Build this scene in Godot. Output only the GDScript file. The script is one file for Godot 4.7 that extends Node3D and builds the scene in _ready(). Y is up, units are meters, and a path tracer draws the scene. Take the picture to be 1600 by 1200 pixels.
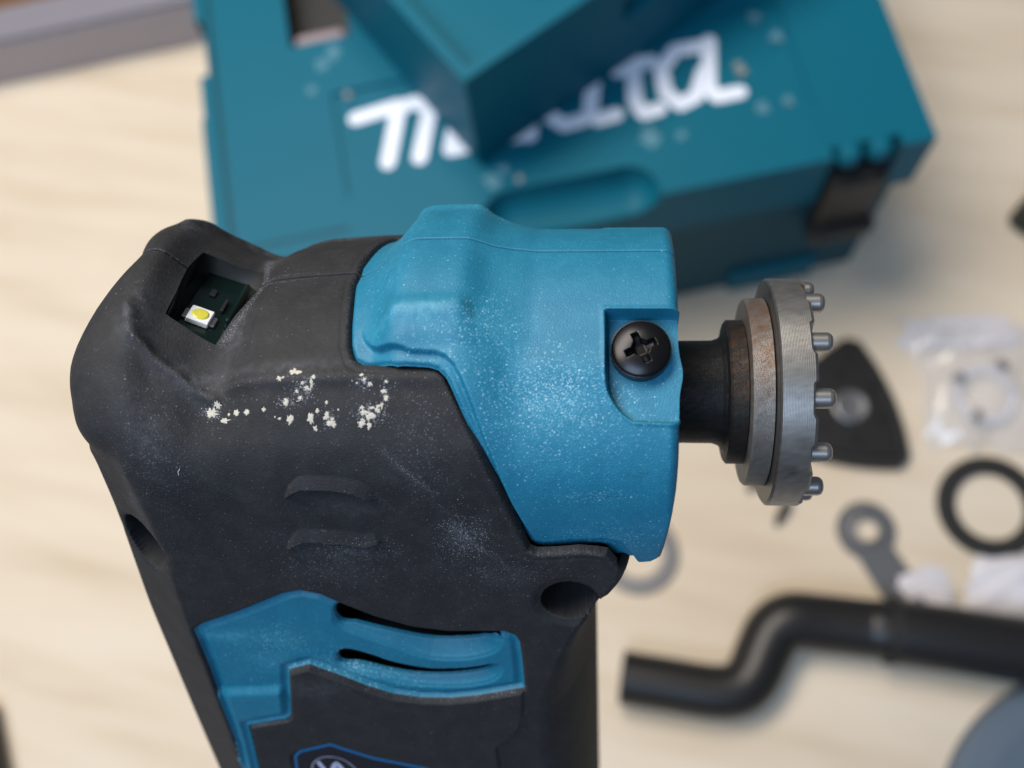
extends Node3D
# A dusty oscillating multi-tool held over a pale workbench. All shapes are in millimetres, scaled by MM when they are committed.

const MM := 0.001
const LF := 38.0            # length of the front arc of the tool body in its own coordinates
var rng := RandomNumberGenerator.new()
var noise := FastNoiseLite.new()
var eye := Vector3(0, 0.63035, 0)
var view := Basis.IDENTITY
var lut := {}
var polys := {}
var boxes := {}
var mats := {}
var used := {}

# ------------------------------------------------------------------ scene
func _ready():
	rng.seed = 7
	noise.seed = 3
	noise.noise_type = FastNoiseLite.TYPE_SIMPLEX
	noise.frequency = 1.0
	# camera: a phone held about 20 degrees off the plumb line over the bench
	var up := -Vector3(110, -525, -1520).normalized()
	var ax := (Vector3.RIGHT - up * up.x).normalized()
	view = Basis(ax, up, ax.cross(up)).transposed()
	var cam := Camera3D.new()
	cam.name = "camera"
	var lens := CameraAttributesPhysical.new()
	lens.frustum_focal_length = 30.4
	lens.frustum_near = 0.01
	lens.frustum_far = 20.0
	lens.frustum_focus_distance = 0.137
	lens.exposure_aperture = 30.4 / 2.7
	cam.attributes = lens
	cam.fov = 43.08
	cam.near = 0.01
	cam.far = 20.0
	cam.transform = Transform3D(view, eye)
	add_child(cam)
	cam.current = true
	# environment: dim bluish light of the room
	var we := WorldEnvironment.new()
	we.name = "world_environment"
	var e := Environment.new()
	e.background_mode = Environment.BG_COLOR
	e.background_color = Color(0.32, 0.345, 0.38)
	e.tonemap_mode = Environment.TONE_MAPPER_LINEAR
	e.tonemap_exposure = 1.0
	e.sdfgi_enabled = true
	e.ssao_enabled = true
	e.ssil_enabled = true
	we.environment = e
	add_child(we)
	# unseen lamps: one up behind the bench on the left, one behind the viewer
	area("unseen_overhead_lamp", Vector3(-0.5, 1.4, -0.5), Vector3(-0.05, 0.1, -0.1), Vector2(1.1, 0.5), Color(1.0, 0.957, 0.90), 2.5)  # out of view, placed to light the upward faces
	area("unseen_cool_lamp", Vector3(-0.45, 1.85, 0.8), Vector3(0, 0.2, -0.1), Vector2(0.9, 0.7), Color(0.77, 0.875, 1.0), 2.1)  # out of view, cool, placed to light the sides facing the viewer
	tables()
	materials()
	workbench()
	tool_case()
	tray()
	accessories()
	multitool()

func area(called: String, at: Vector3, to: Vector3, size: Vector2, c: Color, energy: float):
	var l := AreaLight3D.new()
	l.name = called
	l.area_size = size
	l.light_color = c
	l.light_energy = energy
	l.area_range = 6.0
	l.shadow_enabled = true
	add_child(l)
	l.look_at_from_position(at, to, Vector3.UP)

# ------------------------------------------------------------------ helpers
func name_of(called: String, parent: Node) -> String:
	var n := called
	var k := 0
	while parent.has_node(NodePath(n)):
		k += 1
		n = "%s_%03d" % [called, k]
	return n

func put(called: String, m: Mesh, mat: Material, parent: Node = self) -> MeshInstance3D:
	var o := MeshInstance3D.new()
	o.name = name_of(called, parent)
	o.mesh = m
	o.material_override = null
	for i in m.get_surface_count():
		if m is ArrayMesh: m.surface_set_material(i, mat)
	if not m is ArrayMesh: o.material_override = mat
	parent.add_child(o, true)
	return o

func thing(called: String, label: String, category: String, at := Vector3.ZERO, turn := 0.0, group := "") -> Node3D:
	var o := Node3D.new()
	o.name = name_of(called, self)
	add_child(o, true)
	o.position = at * MM
	o.rotation.y = turn
	tag(o, label, category, group)
	return o

func tag(o: Node, label: String, category: String, group := ""):
	o.set_meta("label", label)
	o.set_meta("category", category)
	if group != "": o.set_meta("group", group)

func commit(pos: PackedVector3Array, nor: PackedVector3Array, uv: PackedVector2Array, idx: PackedInt32Array, col := PackedColorArray()) -> ArrayMesh:
	var a := []
	a.resize(Mesh.ARRAY_MAX)
	var p := PackedVector3Array()
	p.resize(pos.size())
	for i in pos.size(): p[i] = pos[i] * MM
	# front faces run clockwise: turn round every triangle that disagrees with its normals
	for t in range(0, idx.size(), 3):
		var i0 := idx[t]
		var i1 := idx[t + 1]
		var i2 := idx[t + 2]
		if (pos[i1] - pos[i0]).cross(pos[i2] - pos[i0]).dot(nor[i0] + nor[i1] + nor[i2]) > 0.0:
			idx[t + 1] = i2
			idx[t + 2] = i1
	a[Mesh.ARRAY_VERTEX] = p
	a[Mesh.ARRAY_NORMAL] = nor
	a[Mesh.ARRAY_TEX_UV] = uv
	if col.size() == pos.size(): a[Mesh.ARRAY_COLOR] = col
	a[Mesh.ARRAY_INDEX] = idx
	var m := ArrayMesh.new()
	m.add_surface_from_arrays(Mesh.PRIMITIVE_TRIANGLES, a)
	return m

# a profile of Vector2(radius, height) turned about y
func lathe(prof: Array, segs := 64) -> ArrayMesh:
	var pos := PackedVector3Array()
	var nor := PackedVector3Array()
	var uv := PackedVector2Array()
	var idx := PackedInt32Array()
	var area := 0.0
	for k in prof.size():
		var a: Vector2 = prof[k]
		var b: Vector2 = prof[(k + 1) % prof.size()]
		area += a.x * b.y - b.x * a.y
	# closed outlines and open ones that start or end on the axis: the outside lies to the right of a rising line
	var side := 1.0 if area > 0.0 else -1.0
	for k in prof.size() - 1:
		var a: Vector2 = prof[k]
		var b: Vector2 = prof[k + 1]
		if a.distance_to(b) < 1e-4: continue
		var d := (b - a).normalized()
		var start := pos.size()
		for i in segs + 1:
			var t := TAU * i / segs
			for r in [a, b]:
				pos.append(Vector3(r.x * cos(t), r.y, r.x * sin(t)))
				nor.append(Vector3(d.y * cos(t), -d.x, d.y * sin(t)) * side)
				uv.append(Vector2(t / TAU, r.y / 10.0 + r.x / 10.0))
		for i in segs:
			var v := start + i * 2
			for w in [v, v + 1, v + 3, v, v + 3, v + 2]: idx.append(w)
	return commit(pos, nor, uv, idx)

# a rounded tube through points, radii per point
func tube(pts: Array, radii: Array, segs := 20, caps := true) -> ArrayMesh:
	var pos := PackedVector3Array()
	var nor := PackedVector3Array()
	var uv := PackedVector2Array()
	var idx := PackedInt32Array()
	var ref := Vector3.UP
	var n := pts.size()
	var last := ((pts[1] as Vector3) - (pts[0] as Vector3)).normalized()
	if absf(last.dot(ref)) > 0.9: ref = Vector3.RIGHT
	var s := last.cross(ref).normalized()
	for k in n:
		var d: Vector3 = ((pts[mini(k + 1, n - 1)] as Vector3) - (pts[maxi(k - 1, 0)] as Vector3)).normalized()
		s = (s - d * s.dot(d)).normalized()
		var t := d.cross(s)
		for i in segs + 1:
			var a := TAU * i / segs
			var o := s * cos(a) + t * sin(a)
			pos.append((pts[k] as Vector3) + o * float(radii[k]))
			nor.append(o)
			uv.append(Vector2(float(i) / segs, k * 0.1))
	for k in n - 1:
		for i in segs:
			var a := k * (segs + 1) + i
			for j in [a, a + 1, a + segs + 1, a + 1, a + segs + 2, a + segs + 1]: idx.append(j)
	if caps:
		for k in [0, n - 1]:
			var c := pos.size()
			var d: Vector3 = ((pts[1] as Vector3) - (pts[0] as Vector3)).normalized() * -1.0 if k == 0 else ((pts[n - 1] as Vector3) - (pts[n - 2] as Vector3)).normalized()
			pos.append(pts[k]); nor.append(d); uv.append(Vector2.ZERO)
			for i in segs + 1:
				pos.append(pos[k * (segs + 1) + i]); nor.append(d); uv.append(Vector2.ZERO)
			for i in segs: 
				idx.append(c); idx.append(c + 1 + i); idx.append(c + 2 + i)
	return commit(pos, nor, uv, idx)

# a box with chamfered edges, centred in x and z, standing on y = 0
func chamfer_box(sx: float, sy: float, sz: float, c: float) -> ArrayMesh:
	var st := SurfaceTool.new()
	st.begin(Mesh.PRIMITIVE_TRIANGLES)
	var h := Vector3(sx, sy, sz) / 2.0
	var pts := PackedVector3Array()
	for x in [-1, 1]:
		for y in [-1, 1]:
			for z in [-1, 1]:
				pts.append(Vector3(x * (h.x - c), y * (h.y - c) + h.y, z * h.z))
				pts.append(Vector3(x * (h.x - c), y * h.y + h.y, z * (h.z - c)))
				pts.append(Vector3(x * h.x, y * (h.y - c) + h.y, z * (h.z - c)))
	hull(st, pts, c * 0.15)
	return st.commit()

# the convex hull of few points, flat shaded (brute force over planes)
func hull(st: SurfaceTool, pts: PackedVector3Array, tol: float):
	var seen := {}
	for i in pts.size():
		for j in range(i + 1, pts.size()):
			for k in range(j + 1, pts.size()):
				var n := (pts[j] - pts[i]).cross(pts[k] - pts[i])
				if n.length() < 1e-3: continue
				n = n.normalized()
				var lo := 0
				var hi := 0
				var on := []
				for p in pts.size():
					var d := n.dot(pts[p] - pts[i])
					if d > tol: hi += 1
					elif d < -tol: lo += 1
					else: on.append(p)
				if hi > 0 and lo > 0: continue
				if hi > 0: n = -n
				var key := Vector3i((n * 60.0).round())
				if seen.has(key): continue
				seen[key] = true
				var mid := Vector3.ZERO
				for p in on: mid += pts[p]
				mid /= on.size()
				var u := (pts[on[0]] - mid).normalized()
				var w := n.cross(u)
				on.sort_custom(func(a, b): return atan2((pts[a] - mid).dot(w), (pts[a] - mid).dot(u)) > atan2((pts[b] - mid).dot(w), (pts[b] - mid).dot(u)))
				for p in range(1, on.size() - 1):
					var flip := (pts[on[p]] - pts[on[0]]).cross(pts[on[p + 1]] - pts[on[0]]).dot(n) > 0.0
					for q in ([on[0], on[p + 1], on[p]] if flip else [on[0], on[p], on[p + 1]]):
						st.set_normal(n)
						st.set_uv(Vector2(pts[q].x + pts[q].y, pts[q].z) * 0.01)
						st.add_vertex(pts[q] * MM)

# a flat outline (x, z) raised from y0 to y1 with a chamfer c on its upper edge
func slab(outline: PackedVector2Array, y0: float, y1: float, c := 0.0) -> ArrayMesh:
	var st := SurfaceTool.new()
	st.begin(Mesh.PRIMITIVE_TRIANGLES)
	slab_into(st, outline, y0, y1, c)
	return st.commit()

func slab_into(st: SurfaceTool, outline: PackedVector2Array, y0: float, y1: float, c := 0.0):
	var o := outline
	if Geometry2D.is_polygon_clockwise(o):
		o.reverse()
	var inner := o
	if c > 0.0:
		var shrunk := Geometry2D.offset_polygon(o, -c, Geometry2D.JOIN_MITER)
		if shrunk.size() == 1 and shrunk[0].size() == o.size():
			inner = PackedVector2Array()
			for p in o:
				var best := 0
				for i in shrunk[0].size():
					if shrunk[0][i].distance_to(p) < shrunk[0][best].distance_to(p): best = i
				inner.append(shrunk[0][best])
		else: c = 0.0
	var n := o.size()
	for i in n:
		var j := (i + 1) % n
		var d := (o[j] - o[i]).normalized()
		var side := Vector3(d.y, 0, -d.x)
		var rows := [[o, y0, o, y1 - c, side]]
		if c > 0.0: rows.append([o, y1 - c, inner, y1, (side + Vector3.UP).normalized()])
		for r in rows:
			var a := Vector3(r[0][i].x, r[1], r[0][i].y)
			var b := Vector3(r[0][j].x, r[1], r[0][j].y)
			var e := Vector3(r[2][j].x, r[3], r[2][j].y)
			var f := Vector3(r[2][i].x, r[3], r[2][i].y)
			var flip: bool = (b - a).cross(e - a).dot(r[4]) > 0.0
			for v in ([a, e, b, a, f, e] if flip else [a, b, e, a, e, f]):
				st.set_normal(r[4])
				st.set_uv(Vector2(v.x, v.z) * 0.01)
				st.add_vertex(v * MM)
	var t := Geometry2D.triangulate_polygon(inner)
	for k in range(0, t.size(), 3):
		var turn := (inner[t[k + 1]] - inner[t[k]]).cross(inner[t[k + 2]] - inner[t[k]]) < 0.0
		for q in ([t[k], t[k + 2], t[k + 1]] if turn else [t[k], t[k + 1], t[k + 2]]):
			st.set_normal(Vector3.UP)
			st.set_uv(inner[q] * 0.01)
			st.add_vertex(Vector3(inner[q].x, y1, inner[q].y) * MM)

func circle(cx: float, cz: float, r: float, n := 40, sx := 1.0) -> PackedVector2Array:
	var o := PackedVector2Array()
	for i in n: o.append(Vector2(cx + r * sx * cos(TAU * i / n), cz + r * sin(TAU * i / n)))
	return o

func std(called: String, c: Color, rough: float, metal := 0.0) -> StandardMaterial3D:
	var m := StandardMaterial3D.new()
	m.resource_name = called
	m.albedo_color = c
	m.roughness = rough
	m.metallic = metal
	mats[called] = m
	return m

func lin(r: float, g: float, b: float) -> Color:
	return Color(r, g, b).linear_to_srgb()

func noise_tex(freq: float, w := 512, h := 512, octaves := 3, ramp: Gradient = null, kind := FastNoiseLite.TYPE_SIMPLEX_SMOOTH, seamless := true) -> NoiseTexture2D:
	var n := FastNoiseLite.new()
	n.noise_type = kind
	n.seed = 11 + mats.size()
	n.frequency = freq
	n.fractal_octaves = octaves
	var t := NoiseTexture2D.new()
	t.width = w
	t.height = h
	t.seamless = seamless
	t.noise = n
	if ramp: t.color_ramp = ramp
	return t

func ramp(stops: Array) -> Gradient:
	var g := Gradient.new()
	var off := PackedFloat32Array()
	var col := PackedColorArray()
	for s in stops:
		off.append(s[0])
		col.append(s[1])
	g.offsets = off
	g.colors = col
	return g

# ------------------------------------------------------------------ materials
func materials():
	# dusty black rubber and teal plastic of the tool: specks, smears and scuffs lie in a texture laid over the body
	var grain := noise_tex(0.32, 1024, 1024, 2)
	var m := std("rubber", Color.WHITE, 0.72)
	m.albedo_texture = dust_map(2048, 120.0, Vector2(-62, 40), Color(0.112, 0.117, 0.130), Color(0.36, 0.37, 0.40), 0)
	m.heightmap_enabled = true
	m.heightmap_texture = grain
	m.heightmap_scale = 0.006
	m.metallic_specular = 0.42
	m = std("teal", Color.WHITE, 0.58)
	m.albedo_texture = dust_map(1024, 54.0, Vector2(-26, 40), Color(0.03, 0.40, 0.525), Color(0.44, 0.64, 0.73), 1)
	m.heightmap_enabled = true
	m.heightmap_texture = noise_tex(0.22, 768, 768, 2)
	m.heightmap_scale = 0.0045
	var dusty: Texture2D = m.albedo_texture
	m = std("teal_vent", Color(0.0, 0.42, 0.54), 0.55)
	m.heightmap_enabled = true
	m.heightmap_texture = grain
	m.heightmap_scale = 0.005
	m.albedo_color = Color(0.9, 0.97, 0.96)
	m.albedo_texture = dusty
	m.uv1_scale = Vector3(2.22, 2.22, 1)
	m.heightmap_scale = 0.003
	std("teal_line", Color(0.03, 0.36, 0.56), 0.5)
	std("plate", Color(0.075, 0.085, 0.13), 0.3)
	std("print", Color(0.66, 0.68, 0.78), 0.5)
	std("filler", Color(0.71, 0.695, 0.65), 0.95)
	std("screw", lin(0.02, 0.02, 0.022), 0.3, 0.8)
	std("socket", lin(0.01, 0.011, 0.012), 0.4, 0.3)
	var steel := std("steel", Color.WHITE, 0.42, 0.85)
	steel.vertex_color_use_as_albedo = true
	steel.heightmap_enabled = true
	steel.heightmap_texture = lines()
	steel.heightmap_scale = 0.0008
	var bare := std("steel_plain", Color.WHITE, 0.5, 0.7)
	bare.vertex_color_use_as_albedo = true
	bare.heightmap_enabled = true
	bare.heightmap_texture = noise_tex(0.25, 512, 512, 3)
	bare.heightmap_scale = 0.006
	std("pin", lin(0.42, 0.41, 0.40), 0.34, 0.95)
	std("led_board", lin(0.003, 0.011, 0.009), 0.2)
	std("led_white", Color(0.9, 0.92, 0.94), 0.35)
	std("led_yellow", Color(0.82, 0.80, 0.30), 0.3)
	std("pocket", lin(0.012, 0.013, 0.013), 0.6)
	std("fuzz", Color(0.8, 0.8, 0.8), 0.9)
	# case
	std("case_teal", Color(0.025, 0.365, 0.45), 0.5).metallic_specular = 0.28
	std("case_shaded_teal", Color(0.065, 0.28, 0.345), 0.5).metallic_specular = 0.3  # darker copy of the teal: shade of front and grooves in its colour
	std("case_black", lin(0.012, 0.013, 0.014), 0.5)
	std("case_white", Color(0.86, 0.89, 0.95), 0.5)
	std("scuff", Color(0.30, 0.49, 0.56), 0.8)
	std("scuff_tan", Color(0.50, 0.54, 0.54), 0.8)
	std("pink_grey", Color(0.56, 0.50, 0.52), 0.4)
	# bench
	var wood := std("wood", Color.WHITE, 0.62)
	wood.albedo_texture = noise_tex(0.012, 1024, 1024, 4, ramp([[0.0, Color(0.765, 0.70, 0.605)], [0.35, Color(0.81, 0.752, 0.67)], [0.65, Color(0.83, 0.777, 0.70)], [1.0, Color(0.84, 0.795, 0.725)]]))
	std("rail_front", Color(0.64, 0.61, 0.63), 0.5)
	std("rail_top", Color(0.50, 0.49, 0.53), 0.6)
	std("floor", Color(0.42, 0.29, 0.17), 0.7)
	# accessories
	std("black_plastic", lin(0.011, 0.011, 0.012), 0.4)
	std("black_rubber", lin(0.012, 0.012, 0.012), 0.7)
	std("grey_steel", lin(0.20, 0.205, 0.22), 0.4, 0.7)
	std("bright_steel", lin(0.6, 0.6, 0.6), 0.25, 0.9)
	std("grey_lid", Color(0.33, 0.39, 0.45), 0.5)
	std("green_black", Color(0.10, 0.13, 0.12), 0.5)
	var film := std("film", Color(0.93, 0.93, 0.95, 0.32), 0.12)
	film.transparency = BaseMaterial3D.TRANSPARENCY_ALPHA
	std("wrap", Color(0.80, 0.79, 0.81), 0.35)

func lines() -> ImageTexture:
	var im := Image.create(4, 128, false, Image.FORMAT_RGB8)
	for y in 128:
		var v := 0.5 + 0.5 * sin(TAU * y / 6.4)
		for x in 4: im.set_pixel(x, y, Color(v, v, v))
	return ImageTexture.create_from_image(im)

# base colour with soft smears of dust, then specks in clusters; one unit square covers `span` millimetres from `corner`
func dust_map(px: int, span: float, corner: Vector2, base: Color, dust: Color, kind: int) -> ImageTexture:
	var low := px / 4
	var im := Image.create(low, low, false, Image.FORMAT_RGB8)
	var smears := [[-49.5, 26.0, 2.2, 5.0, 0.38], [-41.5, 20.0, 4.0, 2.5, 0.35], [-47.0, 12.0, 4.0, 6.0, 0.22], [-52.0, -3.0, 2.0, 9.0, 0.25], [-28.0, 21.0, 12.0, 1.2, 0.30], [-11.0, 6.0, 4.0, 3.0, 0.14], [-4.8, -6.1, 4.0, 3.0, 0.25], [-25.0, -13.0, 7.0, 4.0, 0.12], [-1.0, -14.0, 6.0, 3.0, 0.15], [-22.0, -9.5, 6.0, 2.0, 0.22], [-21.0, -1.0, 6.0, 2.0, 0.14], [-33.0, -42.0, 5.0, 3.0, 0.25], [-37.0, 28.0, 2.0, 5.0, 0.32]]
	if kind == 1: smears = [[-0.7, 23.5, 6.0, 3.0, 0.12], [8.5, 15.0, 8.0, 4.0, 0.16], [5.9, 9.4, 8.0, 5.0, 0.10], [-10.0, 24.0, 7.0, 1.6, 0.30], [-14.7, 31.0, 3.0, 6.0, 0.14], [15.0, -7.1, 6.0, 3.0, 0.14], [-4.0, 18.0, 4.0, 3.0, 0.12]]
	for y in low:
		for x in low:
			var p := corner + Vector2(x + 0.5, -(y + 0.5)) * span / low
			var d := 0.05 + (0.10 if kind == 0 else 0.08) * noise.get_noise_2d(p.x * 0.16, p.y * 0.16) + 0.06 * noise.get_noise_2d(p.x * 0.7 + 50.0, p.y * 0.7)
			for s in smears:
				var ex: float = (p.x - s[0]) / s[2]
				var ey: float = (p.y - s[1]) / s[3]
				var r := ex * ex + ey * ey
				if r < 4.0: d += (1.35 if kind == 0 else 1.5) * s[4] * exp(-r * 1.3) * (0.75 + 0.6 * noise.get_noise_2d(p.x * 0.5, p.y * 0.5 + 90.0))
			im.set_pixel(x, y, base.lerp(dust, clampf(d, 0.0, 0.8)))
	im.resize(px, px, Image.INTERPOLATE_CUBIC)
	# [x, q, spread x, spread q, count, brightness]
	var groups := [[-20.0, 0.0, 60.0, 60.0, 5200, 0.55], [-46.0, 8.0, 3.0, 6.0, 900, 0.45], [-9.0, 7.0, 2.2, 4.0, 300, 0.6], [-4.8, -6.1, 2.2, 3.0, 700, 0.8], [-25.0, -13.0, 6.0, 3.0, 500, 0.6], [-12.0, 14.0, 4.0, 3.0, 300, 0.6], [0.0, -13.0, 6.0, 3.0, 500, 0.6], [-22.0, -9.0, 5.0, 1.5, 250, 0.7], [-38.0, 16.0, 3.0, 3.0, 120, 0.7], [-38.8, 16.0, 0.8, 0.6, 90, 1.1], [-25.0, 18.2, 1.0, 0.9, 150, 1.0], [-21.8, 14.0, 0.5, 0.8, 70, 1.0], [-16.3, 14.6, 1.1, 0.6, 220, 1.1], [-14.0, 17.0, 0.25, 1.0, 60, 1.0], [-17.0, 18.8, 0.6, 0.5, 100, 1.0], [-27.5, 16.4, 0.8, 0.4, 80, 1.0]]
	if kind == 1: groups = [[2.0, 12.0, 60.0, 60.0, 2600, 0.5], [-1.0, 23.5, 3.0, 2.2, 420, 0.8], [8.5, 16.0, 4.5, 2.6, 1500, 0.9], [7.0, 12.0, 7.0, 5.0, 1500, 0.75], [-6.0, 19.0, 3.5, 2.2, 260, 0.7], [15.0, -7.1, 5.0, 2.0, 500, 0.7], [13.4, 1.3, 3.4, 0.7, 160, 0.7], [-15.0, 31.0, 2.0, 3.0, 80, 0.7], [19.0, 10.0, 3.0, 4.0, 200, 0.6], [-1.5, 3.0, 1.0, 6.0, 200, 0.6]]
	var k := px / span
	for g in groups:
		for i in int(g[4]):
			var p: Vector2
			if g[2] > 50.0: p = corner + Vector2(rng.randf(), -rng.randf()) * span
			else: p = Vector2(g[0] + rng.randfn() * g[2], g[1] + rng.randfn() * g[3])
			var c: Vector2 = (p - corner) * Vector2(k, -k)
			var x := int(c.x)
			var y := int(c.y)
			if x < 2 or y < 2 or x > px - 4 or y > px - 4: continue
			var b: float = g[5] * rng.randf_range(0.35, 1.0)
			var tint := Color(0.80, 0.84, 0.88) if kind == 1 else Color(0.66, 0.68, 0.72)
			var w := 1 + int(rng.randf() < 0.5) + int(rng.randf() < 0.25) * (1 + kind)
			var hh := 1 + int(rng.randf() < 0.5) + int(rng.randf() < 0.15)
			for dx in w:
				for dy in hh:
					im.set_pixel(x + dx, y + dy, im.get_pixel(x + dx, y + dy).lerp(tint, minf(1.0, 1.25 * b) * rng.randf_range(0.6, 1.0)))
	# scratches and rubbed streaks: [x0, q0, x1, q1, width, strength, dark]
	var streaks := [[-7.0, -3.5, -2.5, -9.0, 0.5, 0.7, 0], [-6.3, -3.0, -4.5, -5.0, 0.35, 0.6, 0], [-15.0, 10.0, -8.0, 1.5, 0.8, 0.40, 0], [-12.5, 7.0, -8.5, 2.5, 0.35, 0.5, 0], [-3.0, -8.0, 0.5, -12.5, 0.7, 0.35, 0], [-8.0, -4.0, -5.0, -8.5, 1.2, 0.25, 0], [-1.0, -9.0, 1.0, -13.0, 0.5, 0.3, 0], [-17.0, 2.0, -13.5, -2.0, 0.4, 0.3, 0], [1.5, -40.5, -1.6, -41.9, 0.3, 0.75, 0], [-1.6, -41.9, -6.4, -43.2, 0.25, 0.7, 0], [-6.4, -43.2, -11.3, -44.2, 0.22, 0.55, 0], [-11.3, -44.2, -17.6, -44.0, 0.2, 0.4, 0], [1.5, -34.0, 1.7, -40.6, 0.2, 0.6, 0], [-47.1, -53.4, -39.9, -51.1, 0.3, 0.6, 0], [-36.0, 37.6, -31.5, 36.9, 0.35, 0.6, 0], [-31.5, 37.1, -27.0, 37.4, 0.25, 0.4, 0], [-38.9, 26.6, -37.0, 32.2, 0.9, 0.8, 0], [-37.0, 32.2, -35.3, 37.6, 0.9, 0.8, 0], [1.3, -47.0, -3.9, -57.0, 0.3, 0.2, 0], [-52.5, 37.6, -47.5, 37.8, 0.15, 0.5, 0], [-21.3, 37.8, -20.5, 27.0, 0.2, 0.35, 0]]
	if kind == 1: streaks = [[16.8, 4.4, 18.0, 4.9, 0.25, 0.6, 1], [18.6, 4.3, 19.6, 5.2, 0.3, 0.7, 1], [19.2, 4.2, 20.6, 5.4, 0.25, 0.6, 1], [10.5, 1.2, 17.5, 1.6, 0.5, 0.35, 1], [11.0, 1.4, 15.0, 1.7, 0.3, 0.5, 0], [-6.5, 24.2, -5.7, 24.0, 0.6, 0.5, 2]]
	if kind == 0:
		# edges rubbed grey: along the gear housing, the ribs, the nose and the front edge
		for name in ["CUT", "EDGE1", "EDGE2", "NOSE", "GRIP"]:
			var o: PackedVector2Array = polys[name]
			for i in mini(o.size() - 1, 24):
				if o[i].x < 20.0 and o[i + 1].x < 20.0 and o[i].y < 45.0:
					var off := Vector2(-0.25, -0.25) if name == "CUT" else Vector2.ZERO
					streaks.append([o[i].x + off.x, o[i].y + off.y, o[i + 1].x + off.x, o[i + 1].y + off.y, 0.28 if name == "CUT" else 0.4, 0.30, 0])
		for i in 14: streaks.append([-38.0 + i * 1.3, 19.4, -36.7 + i * 1.3, 19.5, 0.8, 0.22, 0])
		for i in 40:
			var p := Vector2(rng.randf_range(-45, 5), rng.randf_range(-20, 18))
			streaks.append([p.x, p.y, p.x + rng.randf_range(-4, 4), p.y + rng.randf_range(-5, 2), rng.randf_range(0.1, 0.3), rng.randf_range(0.08, 0.25), 0])
		for i in 26:
			var p: Vector2 = [Vector2(-25.0, 18.0), Vector2(-16.0, 15.0), Vector2(-38.5, 16.0), Vector2(-21.8, 14.0), Vector2(-4.5, -6.5)][i % 5] + Vector2(rng.randfn(), rng.randfn()) * 0.8
			var d := Vector2(0.8, 1.3).rotated(rng.randf_range(-0.5, 0.5)) * rng.randf_range(0.4, 1.0)
			streaks.append([p.x, p.y, p.x + d.x, p.y + d.y, rng.randf_range(0.08, 0.22), 0.75, 0])
	for s in streaks:
		var a := Vector2(s[0], s[1])
		var b := Vector2(s[2], s[3])
		for i in int(a.distance_to(b) * k * s[4] * 6.5):
			var p: Vector2 = a.lerp(b, rng.randf()) + Vector2(rng.randfn(), rng.randfn()) * float(s[4]) * 0.5
			p += Vector2(1, 1) * 0.25 * noise.get_noise_2d(p.x * 2.0, p.y * 2.0)
			var c: Vector2 = (p - corner) * Vector2(k, -k)
			if c.x < 1 or c.y < 1 or c.x > px - 2 or c.y > px - 2: continue
			var tint: Color = [Color(0.68, 0.70, 0.76), Color(0.07, 0.09, 0.12), Color(0.55, 0.42, 0.34)][s[6]]
			im.set_pixel(int(c.x), int(c.y), im.get_pixel(int(c.x), int(c.y)).lerp(tint, s[5] * rng.randf_range(0.3, 1.0)))
	return ImageTexture.create_from_image(im)

# ------------------------------------------------------------------ tables for the tool body
func table(called: String, pts: Array, lo: float, hi: float, soft: float):
	var a := PackedFloat32Array()
	var n := int((hi - lo) * 10.0) + 1
	a.resize(n)
	for i in n:
		var s := 0.0
		for o in [-1.0, -0.5, 0.0, 0.0, 0.5, 1.0]: s += along(pts, lo + i * 0.1 + o * soft)
		a[i] = s / 6.0
	lut[called] = [lo, a]

func along(pts: Array, x: float) -> float:
	if x <= pts[0][0]: return pts[0][1]
	for i in pts.size() - 1:
		if x <= pts[i + 1][0]: return lerpf(pts[i][1], pts[i + 1][1], (x - pts[i][0]) / (pts[i + 1][0] - pts[i][0]))
	return pts[-1][1]

func at(called: String, x: float) -> float:
	var l: Array = lut[called]
	var a: PackedFloat32Array = l[1]
	var s := clampf((x - float(l[0])) * 10.0, 0.0, a.size() - 1.001)
	var i := int(s)
	return lerpf(a[i], a[i + 1], s - i)

func poly(called: String, pts: Array):
	var o := PackedVector2Array()
	for p in pts: o.append(Vector2(p[0], p[1]))
	if called.begins_with("SLOT"):
		var fine := PackedVector2Array()
		var n := o.size()
		for i in n:
			for k in 3: fine.append(o[i].cubic_interpolate(o[(i + 1) % n], o[(i + n - 1) % n], o[(i + 2) % n], k / 3.0))
		o = fine
	polys[called] = o
	var r := Rect2(o[0], Vector2.ZERO)
	for p in o: r = r.expand(p)
	boxes[called] = r.grow(3.0)

# signed distance to a polygon, negative inside; far away just a large number
func sd(called: String, x: float, q: float) -> float:
	if not (boxes[called] as Rect2).has_point(Vector2(x, q)): return 3.0
	return sd_poly(polys[called], Vector2(x, q))

func sd_poly(o: PackedVector2Array, p: Vector2) -> float:
	var d := 1e9
	var inside := false
	var b := o[o.size() - 1]
	for a in o:
		var e := b - a
		var w := p - a
		var c := w - e * clampf(w.dot(e) / e.length_squared(), 0.0, 1.0)
		d = minf(d, c.length_squared())
		if (a.y > p.y) != (b.y > p.y) and p.x < e.x * (p.y - a.y) / e.y + a.x: inside = not inside
		b = a
	return -sqrt(d) if inside else sqrt(d)

func line_dist(called: String, p: Vector2) -> float:
	var o: PackedVector2Array = polys[called]
	var d := 1e9
	for i in o.size() - 1: d = minf(d, Geometry2D.get_closest_point_to_segment(p, o[i], o[i + 1]).distance_squared_to(p))
	return sqrt(d)

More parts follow.
